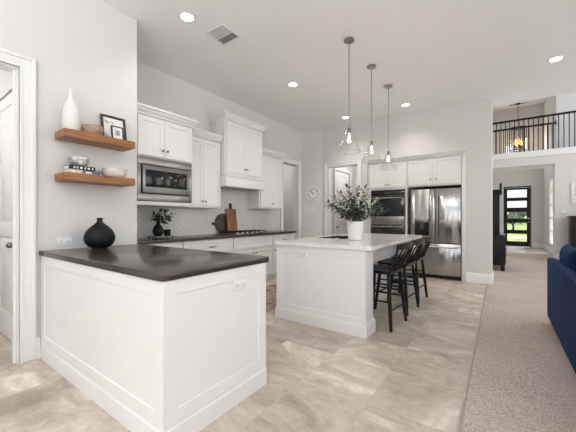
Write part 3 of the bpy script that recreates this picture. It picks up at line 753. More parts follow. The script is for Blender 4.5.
t = thing('sink', 'dark rectangular sink set in the white island counter', 'sink', ((SX0 + SX1) / 2, (SY0 + SY1) / 2, .875))
w2, l2 = (SX1 - SX0) / 2, (SY1 - SY0) / 2
w2 -= .002; l2 -= .002
mb = MB().box(-w2, -l2, -.22, w2, l2, -.208)
for a in ((-w2, -l2, -w2 + .01, l2), (w2 - .01, -l2, w2, l2), (-w2 + .01, -l2, w2 - .01, -l2 + .01), (-w2 + .01, l2 - .01, w2 - .01, l2)): mb.box(a[0], a[1], -.208, a[2], a[3], .0385)
mb.build('basin', mat('dark_composite_sink', (0.02, 0.019, 0.018), 0.5), t)
MB().cyl((0, 0, -.2075), (0, 0, -.203), .045, .045, 20).build('drain', 'nickel', t)
outlet('white outlet set in the near end panel of the island', (-1.83, IY0 - .0055, .785), 0)

# rug between counter and island
tag(MB().prism(rounded_rect(-3.30, 2.95, -2.42, 5.2, .05), .001, .009, .002).build('rug', 'rug'), 'faded brown patterned rug on the tile between island and kitchen counter', 'rug')

# ------------------------------------------------------------------ fridge wall built-ins
FY = 6.495
def front_things():
    t = thing('oven_cabinet', 'tall white cabinet housing the double oven, two doors on top', 'cabinet', (-2.41, FY, 0))
    W_ = .838
    mb = MB().box(.001, 0, 1.795, W_, .6, 2.448, .002).box(.001, 0, 0.0, W_, .6, .33, .002).box(.001, 0, .33, .062, .6, 1.795).box(.80, 0, .33, W_, .6, 1.795).box(.062, .55, .33, .80, .6, 1.795)
    mb.build('body', 'cabinet', t)
    def door(x0, z0, x1, z1, kx, kz):
        d = MB().shaker(x0, z0, x1, z1, -.001, -.021, .058, .009).build('door', 'cabinet', t); small_knob(d, kx, -.0205, kz)
    door(.045, 1.845, .427, 2.372, .397, 1.905); door(.431, 1.845, .815, 2.372, .461, 1.905)
    d = MB().shaker(.05, .10, .80, .315, -.001, -.021, .05, .006).build('drawer_front', 'cabinet', t); pull(d, .42, -.0205, .21)
    # oven
    t = thing('double_oven', 'stainless double wall oven with black glass doors in the white tall cabinet', 'oven', (-2.41, FY, 0))
    MB().box(.068, -.004, .34, .795, .50, 1.785).build('body', 'steel_flat', t)
    p = MB().box(.075, -.005, 1.672, .788, -.03, 1.780, .003).build('control_panel', 'black_glass', t)
    MB().box(.36, -.0305, 1.705, .50, -.0315, 1.745).build('display', mat('dim_oven_display', (0.03, 0.05, 0.055), .1), p)
    for z0, z1 in ((1.09, 1.660), (.40, 1.050)):
        d = MB().box(.075, -.005, z0, .788, -.035, z1, .005).build('door', 'black_glass', t)
        MB().box(.076, -.0355, z0 + .001, .787, -.038, z0 + .135, .002).build('lower_band', 'steel_flat', d)
        h = MB(); hz = z1 - .045
        for x in (.14, .72): h.cyl((x, -.0355, hz), (x, -.072, hz), .008, .008, 10)
        h.cyl((.10, -.076, hz), (.765, -.076, hz), .0125, .0125, 14); h.build('handle', 'nickel', d)
        MB().box(.16, -.0355, z0 + .19, .70, -.0362, z1 - .11).build('window', mat('smoked_oven_window', (0.022, 0.023, 0.024), .08), d)
    MB().cyl((.43, -.0385, 1.155), (.43, -.0395, 1.155), .014, .014, 20).build('badge', 'pewter', t)
    # cabinet over the fridge, with crown across
    t = thing('fridge_cabinet', 'white two-door cabinet above the steel refrigerator', 'cabinet', (-1.570, FY, 0))
    MB().box(.001, 0, 1.825, .974, .6, 2.448, .002).build('body', 'cabinet', t)
    def door2(x0, z0, x1, z1, kx, kz):
        d = MB().shaker(x0, z0, x1, z1, -.001, -.021, .06, .009).build('door', 'cabinet', t); small_knob(d, kx, -.0205, kz)
    door2(.018, 1.865, .483, 2.372, .440, 1.955); door2(.489, 1.865, .968, 2.372, .548, 1.955)
    MB().sweep([(-.845, -.024), (1.062, -.024)], [(o, 2.39 + h * .85) for o, h in CROWN], flip=1).build('crown_moulding', 'cabinet', t)
    tag(MB().box(-.592, FY - .02, 0, -.516, 7.17, 2.448, .002).build('side_panel', 'cabinet'), 'tall narrow white panel between the refrigerator and the bare wall', 'panel')
    # refrigerator
    t = thing('refrigerator', 'stainless french-door refrigerator with water dispenser and bottom freezer drawer', 'refrigerator', (-1.05, FY, 0))
    MB().box(-.452, .03, .05, .445, .62, 1.755, .004).box(-.44, .02, .012, .44, .5, .05).build('body', 'greyplastic', t)
    for s in (-1, 1):
        x0, x1 = (-.452, -.004) if s < 0 else (.004, .445)
        if s < 0:
            mb = MB()  # left door with an opening for the dispenser
            ox0, ox1, oz0, oz1 = -.372, -.106, .840, 1.175
            mb.box(x0, .028, .702, ox0, -.028, 1.765, .004).box(ox1, .028, .702, x1, -.028, 1.765, .004).box(ox0, .028, .702, ox1, -.028, oz0, .0).box(ox0, .028, oz1, ox1, -.028, 1.765, .0)
            d = mb.build('door', 'steel', t)
            MB().box(ox0 + .001, .02, oz0 + .001, ox1 - .001, .012, oz1 - .001).box(ox0 + .001, .012, oz0 + .001, ox0 + .018, -.030, oz1 - .001).box(ox1 - .018, .012, oz0 + .001, ox1 - .001, -.030, oz1 - .001).box(ox0 + .018, .012, oz0 + .001, ox1 - .018, -.030, oz0 + .02).build('dispenser_recess', 'black_glass', d)
            MB().box(ox0 + .019, .011, oz1 - .075, ox1 - .019, -.031, oz1 - .001, .003).build('dispenser_panel', 'steel_flat', d)
            MB().box(ox0 + .10, .011, oz0 + .12, ox0 + .165, -.005, oz1 - .08, .004).build('dispenser_paddle', 'greyplastic', d)
        else:
            d = MB().box(x0, .028, .702, x1, -.028, 1.765, .006).build('door', 'steel', t)
            MB().cyl((.36, -.0285, 1.60), (.36, -.0295, 1.60), .013, .013, 18).build('badge', 'pewter', d)
        hx = s * .045; h = MB()
        for z in (.84, 1.58): h.cyl((hx, -.0285, z), (hx, -.066, z), .008, .008, 10)
        h.tube([(hx, -.062, .77), (hx, -.072, .82), (hx, -.072, 1.60), (hx, -.062, 1.65)], .0125); h.build('handle', 'steel_flat', d)
    d = MB().box(-.452, .028, .075, .445, -.028, .686, .006).build('freezer_drawer', 'steel', t)
    h = MB()
    for x in (-.33, .33): h.cyl((x, -.0285, .622), (x, -.066, .622), .008, .008, 10)
    h.tube([(-.40, -.062, .622), (-.36, -.072, .622), (.36, -.072, .622), (.40, -.062, .622)], .0125); h.build('handle', 'nickel', d)
    MB().box(-.445, .0, .012, .44, .018, .070).build('kick_grille', 'shadow_gap', t)
front_things()
struct('niche_shade', MB().box(-1.569, 7.0, 0, -.594, 7.17, 1.82), 'shadow_gap')  # black block, paints the shade of the gap around the refrigerator

# ------------------------------------------------------------------ stools
def make_stool():
    t = thing('bar_stool', 'x', 'stool', (0, 0, 0), 0, 'black spindle-back stools along the island')
    # seat: saddle slab, faces local -x
    sb = MB(); nx, ny = 10, 10; tops = []; bots = []
    for i in range(nx + 1):
        a, b_ = [], []
        for j in range(ny + 1):
            u, v = i / nx * 2 - 1, j / ny * 2 - 1
            x = u * .20; y = v * (.215 - .02 * (u > 0) * u)
            kx = 1 - .05 * v * v; ky = 1 - .05 * u * u
            dip = -.012 * (1 - v * v) * (1 - u * u)
            a.append(sb.bm.verts.new((x * kx, y * ky, .622 + dip))); b_.append(sb.bm.verts.new((x * kx * .95, y * ky * .95, .588)))
        tops.append(a); bots.append(b_)
    fs = []
    for i in range(nx):
        for j in range(ny):
            fs.append(sb.bm.faces.new((tops[i][j], tops[i + 1][j], tops[i + 1][j + 1], tops[i][j + 1])))
            fs.append(sb.bm.faces.new((bots[i][j], bots[i][j + 1], bots[i + 1][j + 1], bots[i + 1][j])))
    rim = [(i, 0) for i in range(nx)] + [(nx, j) for j in range(ny)] + [(i, ny) for i in range(nx, 0, -1)] + [(0, j) for j in range(ny, 0, -1)]
    for (a, b_), (c_, d_) in zip(rim, rim[1:] + rim[:1]): fs.append(sb.bm.faces.new((tops[a][b_], bots[a][b_], bots[c_][d_], tops[c_][d_])))
    bmesh.ops.recalc_face_normals(sb.bm, faces=fs); sb.build('seat', 'black_wood', t, 50)
    foot = {}
    for sx in (-1, 1):
        for sy in (-1, 1):
            p0 = Vector((sx * .205, sy * .225, .0)); p1 = Vector((sx * .150, sy * .160, .592))
            foot[sx, sy] = (p0, p1)
            MB().tube([p0, p0.lerp(p1, .3), p0.lerp(p1, .75), p1], [.0155, .020, .021, .017], 12).build('leg', 'black_wood', t)
    def rung(a, b_, z):
        (p0, p1), (q0, q1) = foot[a], foot[b_]
        MB().tube([p0.lerp(p1, z / .592), (p0.lerp(p1, z / .592) + q0.lerp(q1, z / .592)) / 2, q0.lerp(q1, z / .592)], [.009, .011, .009], 10).build('stretcher', 'black_wood', t)
    rung((1, -1), (1, 1), .205); rung((-1, -1), (-1, 1), .22); rung((-1, -1), (1, -1), .295); rung((-1, 1), (1, 1), .295); rung((-1, -1), (1, -1), .395); rung((-1, 1), (1, 1), .395)
    for k in range(5):
        v = -1 + 2 * k / 4; r = .0115 if k in (0, 4) else .0088
        MB().tube([(.170, v * .165, .612), (.232 - .01 * v * v, v * .186, .75), (.298 - .025 * v * v, v * .208, .878)], [r * 1.1, r, r], 8).build('spindle', 'black_wood', t)
    # crest rail, curved in plan
    rings = []
    for k in range(13):
        v = -1 + 2 * k / 12; x = .305 - .03 * v * v; h = .035 - .006 * v * v
        rings.append([(x - .010 - .008, v * .232, .893 - h), (x + .010 - .008, v * .232, .893 - h), (x + .012 + .006, v * .232, .893 + h), (x - .010 + .006, v * .232, .893 + h)])
    MB().ring_loft(rings).build('crest_rail', 'black_wood', t, 50)
    return t
st = make_stool()
for i, (y, lab) in enumerate(((3.415, 'black spindle-back wooden stool nearest the near end of the island'), (4.06, 'black spindle-back wooden stool in the middle of the three at the island'), (4.66, 'black spindle-back wooden stool closest to the refrigerator'))):
    o = st if i == 0 else copy_tree(st)
    o.location = (-1.115, y, .001); o.rotation_euler = (0, 0, radians((-5, -4, -3)[i])); o['label'] = lab

# ------------------------------------------------------------------ pendants, downlights, vent
def make_pendant():
    t = thing('pendant_light', 'x', 'lamp', (0, 0, HC), 0, 'clear glass pendant lights over the island')
    MB().lathe([(0, -.024), (.055, -.024), (.062, -.018), (.062, -.001), (0, -.001)], seg=28).build('canopy', 'nickel', t)
    MB().cyl((0, 0, -1.06), (0, 0, -.024), .0065, .0065, 10).build('rod', 'nickel', t)
    MB().lathe([(0, -1.125), (.018, -1.125), (.022, -1.10), (.022, -1.075), (.012, -1.06), (0, -1.055)], seg=20).build('socket', 'pewter', t)
    MB().lathe([(.135, -1.350), (.1375, -1.350), (.034, -1.095), (.024, -1.085), (.0215, -1.085), (.032, -1.097), (.135, -1.350)], seg=40).build('glass_shade', 'glass', t)
    MB().tube([(.1362 * cos(2 * pi * i / 36), .1362 * sin(2 * pi * i / 36), -1.352) for i in range(36)], .0022, 6, True).build('shade_rim', 'rim_glass', t)
    MB().lathe([(0, -1.235), (.008, -1.23), (.0135, -1.21), (.014, -1.19), (.011, -1.16), (.009, -1.14), (.008, -1.127), (0, -1.127)], seg=18).build('bulb', 'bulb', t)
    return t
pd = make_pendant()
for i, (y, lab) in enumerate(((3.36, 'clear cone glass pendant light on a nickel rod, nearest of the three over the island'), (4.13, 'clear cone glass pendant light between the two others over the island'), (4.915, 'clear cone glass pendant light closest to the oven wall'))):
    o = pd if i == 0 else copy_tree(pd)
    o.location = (-1.483, y, HC); o['label'] = lab
    lamp('POINT', 'pendant_bulb_light', (-1.483, y, HC - 1.26), 4, (1.0, .84, .64), shadow_soft_size=.03)
def make_can():
    t = thing('recessed_downlight', 'x', 'ceiling light', (0, 0, HC), 0, 'lit recessed downlights')
    MB().lathe([(.066, -.004), (.092, -.005), (.095, -.001), (.066, -.001)], seg=32).lathe([(.066, -.004), (.066, -.001)], seg=32).build('trim_ring', 'trim', t)
    MB().lathe([(0, -.003), (.065, -.003), (.065, -.001), (0, -.001)], seg=28).build('lens', 'lens', t)
    return t
cn = make_can()
for i, (x, y, z, lab) in enumerate(((-2.726, 1.979, HC, 'lit round recessed ceiling light beside the ceiling vent'), (-2.72, 3.97, HC, 'lit round recessed ceiling light above the kitchen side of the island, past the vent'), (-1.47, 5.93, HC, 'lit round recessed ceiling light in front of the oven wall'), (-2.70, 5.93, HC, 'lit round recessed ceiling light seen behind the nearest pendant, toward the clock wall'), (0.614, 5.386, HC, 'lit round recessed ceiling light over the carpet, toward the balcony'))):
    o = cn if i == 0 else copy_tree(cn)
    o.location = (x, y, z); o['label'] = lab
    lamp('SPOT', 'downlight', (x, y, z - .03), 30, (1.0, .95, .88), (0, 0, 0), spot_size=radians(125), spot_blend=.9, shadow_soft_size=.06)
t = thing('ceiling_vent', 'white square louvred air vent in the kitchen ceiling', 'vent', (-2.645, 2.415, HC))
mb = MB()
for a in ((-.15, -.15, .15, -.125), (-.15, .125, .15, .15), (-.15, -.125, -.125, .125), (.125, -.125, .15, .125)): mb.box(a[0], a[1], -.008, a[2], a[3], -.001, .002)
mb.build('frame', 'trim', t)
MB().box(-.125, -.125, -.003, .125, .03, -.001).build('backing', 'trim', t); MB().box(-.125, .03, -.003, .125, .125, -.001).build('duct_opening', 'greyplastic', t)
for i in range(9):
    y = -.112 + i * .028
    sl = MB().box(-.124, -.012, -.0008, .124, .012, .0008); sl.xform(Matrix.Translation((0, y, -.008)) @ Matrix.Rotation(radians(28 if i < 6 else 62), 4, 'X')); sl.build('slat', 'trim', t)

# ------------------------------------------------------------------ shelf wall
def shelf(label, z1):
    o = MB().box(XS + .001, .962, z1 - .068, -2.985, 1.560, z1, .003).build('floating_shelf', 'shelf_wood')
    return tag(o, label, 'shelf', 'wooden floating shelves')
SZ1, SZ2 = 1.957, 1.587
shelf('upper warm wood floating shelf holding the white bottle vase and frames', SZ1)
shelf('lower warm wood floating shelf holding books and bowls', SZ2)
tag(MB().lathe([(0, 0), (.056, 0), (.062, .01), (.063, .10), (.060, .19), (.046, .245), (.026, .285), (.019, .31), (.018, .36), (.021, .375), (.016, .375), (.013, .31), (0, .30)], (-3.10, 1.048, SZ1 + .001), 36).build('bottle_vase', 'rough_ceramic'), 'tall chalky white bottle-shaped vase on the upper wooden shelf', 'vase')
bm_ = MB().lathe([(0, 0), (.060, 0), (.080, .02), (.088, .055), (.084, .088), (.078, .088), (.080, .05), (.068, .018), (0, .012)], (-3.09, 1.215, SZ1 + .001), 36)
tag(bm_.build('wooden_bowl', 'pink_wood'), 'pale brown turned wooden bowl between the bottle vase and the picture frame', 'bowl')
def frame(label, y0, y1, h, xb, lean, fw, mats, z, mname):
    """standing picture frame facing +x, bottom edge at xb leaning back toward the wall"""
    t = thing('picture_frame', label, 'picture frame', (xb, (y0 + y1) / 2, z), R90, 'framed prints on the upper shelf')
    t.rotation_euler = (0, 0, R90); w = (y1 - y0) / 2
    def put(mb, name, m, par=t):
        mb.xform(Matrix.Rotation(radians(-lean), 4, 'X')); return mb.build(name, m, par)
    mb = MB().box(-w, -.009, 0, -w + fw, .009, h, .002).box(w - fw, -.009, 0, w, .009, h, .002).box(-w + fw, -.009, 0, w - fw, .009, fw, .002).box(-w + fw, -.009, h - fw, w - fw, .009, h, .002)
    put(mb, 'frame', mname)
    put(MB().box(-w + fw, -.003, fw, w - fw, .004, h - fw), 'print', mats[0])
    if len(mats) > 1: put(MB().box(-w + fw + .022, -.0045, fw + .03, w - fw - .022, -.0032, h - fw - .03), 'picture', mats[1])
    return t
frame('large dark-framed sketch print leaning on the wall at the upper shelf end', 1.312, 1.548, .258, -3.132, 9, .024, ('print',), SZ1 + .001, 'dark_frame')
frame('small black-framed print standing in front of the larger framed sketch', 1.362, 1.472, .132, -3.04, 8, .010, ('paper', 'art'), SZ1 + .001, 'black_paint')
# books and bowls on the lower shelf
def book(label, y0, y1, z0, h, x0, x1, m, bands):
    t = thing('book', label, 'book', ((x0 + x1) / 2, (y0 + y1) / 2, z0), R90, 'books lying on the lower shelf')
    a, b_ = (y1 - y0) / 2, (x1 - x0) / 2
    MB().box(-a, -b_, 0, a, b_, .0035, .001).box(-a, -b_, h - .0035, a, b_, h, .001).box(-a, -b_, .0035, a, -b_ + .004, h - .0035).build('cover', m, t)
    MB().box(-a + .004, -b_ + .004, .0035, a - .004, b_ - .004, h - .0035).build('pages', 'paper', t)
    for u, wd_ in bands: MB().box(-a + u, -b_ - .0006, h * .26, -a + u + wd_, -b_, h * .74).build('spine_mark', 'paper', t)
    return t
z = SZ2 + .001
book('cream book lying lowest at the left end of the lower shelf stack', 1.008, 1.115, z, .036, -3.17, -3.045, 'book_cream', [(.02, .03)])
book('slate blue book lying lowest at the right of the cream book', 1.12, 1.258, z, .034, -3.17, -3.045, 'book_blue', [(.02, .05)])
book('black book with white spine marks lying on top of the stack', 1.014, 1.222, z + .037, .036, -3.175, -3.048, 'book_black', [(.035, .014), (.06, .012), (.085, .02), (.12, .012), (.145, .018), (.18, .012)])
tag(MB().lathe([(0, 0), (.045, 0), (.074, .02), (.084, .05), (.085, .072), (.081, .072), (.070, .024), (.040, .006), (0, .005)], (-3.10, 1.110, z + .0745), 36).build('glass_bowl', 'bowl_glass'), 'small clear glass bowl on top of the black book', 'bowl')
for i, (dz, r, lab) in enumerate(((0, .112, 'lower of two shallow white bowls nested at the right end of the lower shelf'), (.032, .108, 'upper of two shallow white bowls nested at the right end of the lower shelf'))):
    tag(MB().lathe([(0, 0), (r * .6, 0), (r * .72, .006), (r * .95, .038), (r, .055), (r * .965, .055), (r * .90, .036), (r * .68, .0105), (0, .009)], (-3.10, 1.412, z + dz), 40).build('shallow_bowl', 'white_ceramic'), lab, 'bowl', 'shallow white bowls on the lower shelf')

# round black vase on the peninsula
tag(MB().lathe([(0, 0), (.058, 0), (.090, .014), (.115, .045), (.127, .085), (.125, .120), (.108, .160), (.080, .192), (.050, .218), (.030, .236), (.022, .250), (.023, .275), (.028, .282), (.021, .282), (.015, .25), (0, .24)], (-3.055, 1.262, .916), 48).build('round_vase', 'black_ceramic'), 'large round matte black vase with narrow neck on the dark peninsula', 'vase')

# ------------------------------------------------------------------ things on the kitchen counter
CZ = .916
t = thing('serving_tray', 'low footed steel tray under the small black vase on the kitchen counter', 'tray', (-3.83, 2.36, CZ))
MB().box(-.09, -.15, .022, .09, .15, .030, .003).build('plate', 'steel_flat', t)
for sx in (-.075, .075):
    for sy in (-.13, .13): MB().ball((sx, sy, .011), .011, 12).build('foot', 'iron', t)
tag(MB().lathe([(0, 0), (.04, 0), (.066, .03), (.074, .065), (.064, .11), (.040, .145), (.024, .165), (.021, .19), (.026, .20), (.019, .20), (.015, .165), (0, .15)], (-3.845, 2.325, CZ + .031), 32).build('small_vase', 'black_ceramic'), 'small black round vase on the footed tray by the backsplash', 'vase')
tag(MB().lathe([(0, 0), (.042, 0), (.044, .004), (.046, .085), (.042, .085), (.040, .006), (0, .006)], (-3.80, 2.435, CZ + .031), 28).build('cup', 'black_ceramic'), 'squat black cup beside the small black vase on the tray', 'cup')
def leafy(bm, p, d, size, rnd, droop=.3):
    d = Vector(d).normalized(); side = d.cross(Vector((rnd.uniform(-.4, .4), rnd.uniform(-.4, .4), 1))).normalized(); up = side.cross(d)
    pts = []
    for u, w in ((0, 0), (.3, .42), (.65, .40), (1, 0)): pts.append((u, w))
    c0 = bm.verts.new(p); tip = bm.verts.new(p + d * size - up * size * droop * .5)
    l1 = bm.verts.new(p + d * size * .3 + side * size * .22 + up * size * .05); l2 = bm.verts.new(p + d * size * .7 + side * size * .20 - up * size * droop * .2)
    r1 = bm.verts.new(p + d * size * .3 - side * size * .22 + up * size * .05); r2 = bm.verts.new(p + d * size * .7 - side * size * .20 - up * size * droop * .2)
    m1 = bm.verts.new(p + d * size * .3 - up * size * .03); m2 = bm.verts.new(p + d * size * .7 - up * size * (.03 + droop * .25))
    for f in ((c0, l1, m1), (l1, l2, m2, m1), (l2, tip, m2), (c0, m1, r1), (m1, m2, r2, r1), (m2, tip, r2)): bm.faces.new(f)
def branch(root, name, base, tip, n, size, rnd, bud=False, r=.004, start=.3):
    base, tip = Vector(base), Vector(tip); off = base - root.location
    d = tip - base; mid = d * .5 + Vector((d.x * -.10, d.y * -.10, abs(d.z) * .12))
    pts = []
    for i in range(9):
        u = i / 8; pts.append(off + mid * (2 * u * (1 - u)) + d * (u * u))
    t = MB().tube(pts, [r * (1 - .6 * i / 8) for i in range(9)], 6).build(name, 'stem', root)
    lb = MB()
    for k in range(n):
        u = start + (1 - start) * (k + .5) / n; q = u * 8; i = min(int(q), 7); p = pts[i].lerp(pts[i + 1], q - i)
        ax = (pts[i + 1] - pts[i]).normalized(); o = ax.orthogonal().normalized()
        o.rotate(Matrix.Rotation(k * 2.4 + rnd.random(), 3, ax))
        leafy(lb.bm, p, ax * .55 + o, size * rnd.uniform(.75, 1.15) * (1.1 - .35 * u), rnd)
    leafy(lb.bm, pts[-1], (pts[-1] - pts[-2]).normalized(), size * .8, rnd)
    lb.build('leaves', 'leaf', t, 180)
    if bud:
        bb = MB()
        for k in range(7):
            u = .72 + .27 * k / 6; q = u * 8; i = min(int(q), 7); p = pts[i].lerp(pts[i + 1], q - i)
            bb.ball(p + Vector((rnd.uniform(-.012, .012), rnd.uniform(-.012, .012), .006)), .011, 8, 1.5)
        bb.build('buds', 'pale_leaf', t)
    return t
rnd = random.Random(4)
root = thing('green_sprigs', 'bunch of leafy green sprigs rising from the small black vase on the tray', 'plant', (-3.845, 2.325, CZ + .19))
for k in range(7):
    a = k * 1.05 + .3
    branch(root, 'sprig', (-3.845 + .008 * cos(a), 2.325 + .008 * sin(a), CZ + .19), (-3.83 + .09 * cos(a) + .02, 2.385 + .12 * sin(a), CZ + .28 + .04 * (k % 3)), 13, .088, rnd, r=.003, start=.2)
# cutting boards leaning on the backsplash
def lean_board(name, label, y, xb, poly_main, handle, m, hm, lean):
    t = thing(name, label, 'cutting board', (xb, y, CZ), R90, 'cutting boards by the cooktop')
    mx = Matrix.Rotation(radians(-lean), 4, 'X') @ Matrix.Rotation(radians(90), 4, 'X')
    b1 = MB().prism(poly_main, -.010, .010, .004); b1.xform(mx); b1.build('board', m, t)
    h = MB().prism(handle, -.009, .009, .004); h.xform(mx); h.build('handle', hm, t)
cc = [(.175 * cos(2 * pi * i / 40), .178 + .175 * sin(2 * pi * i / 40)) for i in range(40)]
lean_board('round_board', 'round dark cutting board with side handle leaning behind the rectangular board', 3.665, -4.012, cc, rounded_rect(-.245, .158, -.170, .198, .012, 3), 'dark_board', 'dark_board', 4)
lean_board('wooden_board', 'reddish rectangular cutting board with dark top handle in front of the cooktop wall', 3.855, -3.966, rounded_rect(-.122, .002, .122, .445, .018, 4), rounded_rect(-.026, .4455, .026, .545, .018, 4), 'board_wood', 'black_wood', 7)

# ------------------------------------------------------------------ white vase with branches on the island
VX, VY, VZ = -1.49, 3.56, .916
tag(MB().lathe([(0, 0), (.072, 0), (.080, .006), (.088, .06), (.097, .14), (.106, .235), (.100, .235), (.090, .14), (.080, .06), (.070, .012), (0, .010)], (VX, VY, VZ), 40).build('flower_vase', 'white_ceramic'), 'tapered white vase holding leafy branches on the island counter', 'vase')
rnd = random.Random(11)
Rv = Vector((cos(YAW), sin(YAW), 0)); Fv = Vector((-sin(YAW), cos(YAW), 0))
tips = [(-.38, .0, .235), (-.33, .10, .185), (-.27, -.13, .16), (-.30, -.04, .29), (-.18, .12, .36), (-.12, -.10, .41), (-.06, .08, .34), (.02, -.05, .39), (.07, .12, .42), (.10, -.10, .40), (.17, .02, .38), (.22, .14, .33), (.27, -.10, .26), (.33, .05, .20), (.39, -.04, .14), (-.22, -.20, .12), (.20, -.20, .15), (.05, -.22, .18), (-.08, -.20, .22), (.30, .16, .12), (-.16, .18, .26), (.12, .05, .26), (-.10, .02, .25), (.02, .15, .28)]
root = thing('branch_bouquet', 'bushy bouquet of dark green leafy branches fanning out of the white island vase', 'plant', (VX, VY, VZ + .20))
for k, (a, b_, h) in enumerate(tips):
    a0 = rnd.random() * 6.28
    p0 = Vector((VX, VY, VZ + .20)) + Vector((.045 * cos(a0), .045 * sin(a0), 0))
    e = Vector((VX, VY, VZ + .235 + h)) + Rv * a * .95 + Fv * b_
    branch(root, 'branch', p0, e, 16 if h < .32 else 11, .086, rnd, bud=(k in (3, 4, 6, 8, 10, 11, 12)), start=.22)

# ------------------------------------------------------------------ clock and switches
ang = math.atan2(YF - 6.29, -3.55 - XK)      # the angled corner wall
cpos = Vector((XK, 6.29, 0)) + (Vector((-3.55, YF, 0)) - Vector((XK, 6.29, 0))) * .56
nrm = Vector((sin(ang), -cos(ang), 0))
t = thing('wall_clock', 'round white wall clock with dark hands on the narrow corner wall', 'clock', (cpos + nrm * .002 + Vector((0, 0, 1.778))), ang)
Rx = Matrix.Rotation(radians(90), 4, 'X')
b1 = MB().lathe([(0, 0), (.180, 0), (.185, .012), (.182, .028), (.168, .032), (.160, .026), (.155, .020), (.155, .0), (0, 0)], seg=48); b1.xform(Rx); b1.build('rim', 'white_ceramic', t)
b1 = MB().lathe([(0, .001), (.154, .001), (.154, .018), (0, .018)], seg=48); b1.xform(Rx); b1.build('face', 'paper', t)
for k in range(12):
    a = k * pi / 6
    m1 = MB().box(-.009, -.020, 0, .009, .020, .002); m1.xform(Rx @ Matrix.Translation((.125 * sin(a), .125 * cos(a), .0185)) @ Matrix.Rotation(-a, 4, 'Z')); m1.build('hour_mark', 'black_paint', t)
for nm, a, l, w in (('hour_hand', radians(-38), .075, .007), ('minute_hand', radians(-30), .115, .005)):
    m1 = MB().box(-w, -.02, 0, w, l, .002); m1.xform(Rx @ Matrix.Translation((0, 0, .022 if nm == 'hour_hand' else .026)) @ Matrix.Rotation(-a, 4, 'Z')); m1.build(nm, 'black_paint', t)
outlet('white double light switch under the wall clock on the corner wall', cpos + nrm * .002 + Vector((.0, 0, 1.385)), ang, 2, 'light switch', False, True)
outlet('white light switch seen through the doorway beside the last wall cabinet', (-4.45, 6.899, 1.36), 0, 1, 'light switch', False, True)
outlet('white light switch plate on the far wall right of the entry opening', (1.435, YB - .002, 1.34), 0, 2, 'light switch', True, True)

# ------------------------------------------------------------------ hall: display cabinet, balcony railings, lantern
t = thing('display_cabinet', 'tall dark cabinet standing behind the end of the refrigerator wall', 'cabinet', (-0.355, 8.2, .007))
MB().box(0, 0, .12, .44, .95, .78, .004).build('base_case', 'dark_furniture', t)
MB().box(0, .02, .80, .345, .93, 1.79, .004).build('hutch', 'dark_furniture', t)
MB().box(-.0, -.012, .78, .452, .962, .80, .004).build('ledge', 'dark_furniture', t)
MB().box(0, 0, 1.79, .36, .95, 1.82, .004).box(.34, .0, 1.70, .385, .05, 1.96, .004).build('cornice', 'dark_furniture', t)
for y in (0.0, .87):
    for x in (0, .36):
        MB().prism([(x, y), (x + .08, y), (x + .08, y + .08), (x, y + .08)], 0, .12).build('foot', 'dark_furniture', t)
for y in (.03, .485):
    d = MB().box(.4405, y, .15, .458, y + .44, .75, .004).build('door', 'dark_furniture', t); MB().ball((.468, y + (.40 if y < .2 else .04), .48), .012, 10).build('knob', 'pewter', d)
def railing(label, y, x0, x1, z0, z1, newel=False):
    t = thing('balcony_railing', label, 'railing', (0, y, 0), 0, 'black balcony railings')
    MB().box(x0, -.03, z1 - .055, x1, .03, z1, .012).build('handrail', 'black_paint', t)
    MB().box(x0, -.018, z0, x1, .018, z0 + .02).build('bottom_rail', 'trim', t)
    n = int((x1 - x0) / .110)
    proto = None
    for i in range(n):
        x = x0 + .06 + i * .110
        if proto is None: b1 = proto = MB().box(-.0105, -.0105, z0 + .02, .0105, .0105, z1 - .055).build('baluster', 'black_paint', t)
        else: b1 = proto.copy(); COL.objects.link(b1); b1.parent = t
        b1.location = (x, 0, 0)
    if newel: MB().box(x1, -.05, z1 - .10, x1 + .02, .05, z1 + .04, .005).build('rosette', 'black_paint', t)
railing('front black balcony railing with handrail over the entry opening', YB + .07, -0.37, 3.6, 3.131, 4.14)
railing('rear black balcony railing, behind the front one, ending at the white wall', 12.18, -0.41, 1.376, 3.102, 4.12, True)
t = thing('lantern', 'black-framed glass drum lantern with warm bulbs hanging beyond the balcony', 'chandelier', (.575, 14.95, HF))
MB().lathe([(0, -.03), (.075, -.03), (.085, -.001), (0, -.001)], seg=24).box(-.28, -.012, -.035, .28, .012, -.02).build('canopy', 'iron', t)
MB().cyl((0, 0, -.92), (0, 0, -.03), .010, .010, 8).build('rod', 'iron', t)
fr = MB()
for z_ in (-.97, -1.86): fr.tube([(.27 * cos(2 * pi * i / 32), .27 * sin(2 * pi * i / 32), z_) for i in range(32)], .014, 8, True)
for i in range(6):
    a = i * pi / 3; fr.cyl((.27 * cos(a), .27 * sin(a), -1.86), (.27 * cos(a), .27 * sin(a), -.97), .010, .010, 8)
    fr.cyl((0, 0, -.90), (.27 * cos(a), .27 * sin(a), -.97), .009, .009, 6)
fr.cyl((0, 0, -1.76), (0, 0, -.90), .012, .012, 8); fr.build('frame', 'iron', t)
MB().lathe([(.262, -1.85), (.264, -1.85), (.264, -.98), (.262, -.98), (.262, -1.85)], seg=36).build('glass_drum', 'glass', t)
for i in range(4):
    a = i * pi / 2 + .5; p = (.11 * cos(a), .11 * sin(a), 0)
    c = MB().cyl((p[0], p[1], -1.78), (p[0], p[1], -1.66), .016, .016, 10).cyl((0, 0, -1.76), (p[0], p[1], -1.76), .007, .007, 6).build('candle_arm', 'iron', t)
    MB().lathe([(0, -1.66), (.020, -1.655), (.05, -1.60), (.045, -1.53), (0, -1.44)], (p[0], p[1], 0), 12).build('bulb', 'warm_bulb', c)
lamp('POINT', 'lantern_light', (.575, 14.95, HF - 1.36), 6, (1.0, .78, .5), shadow_soft_size=.12)

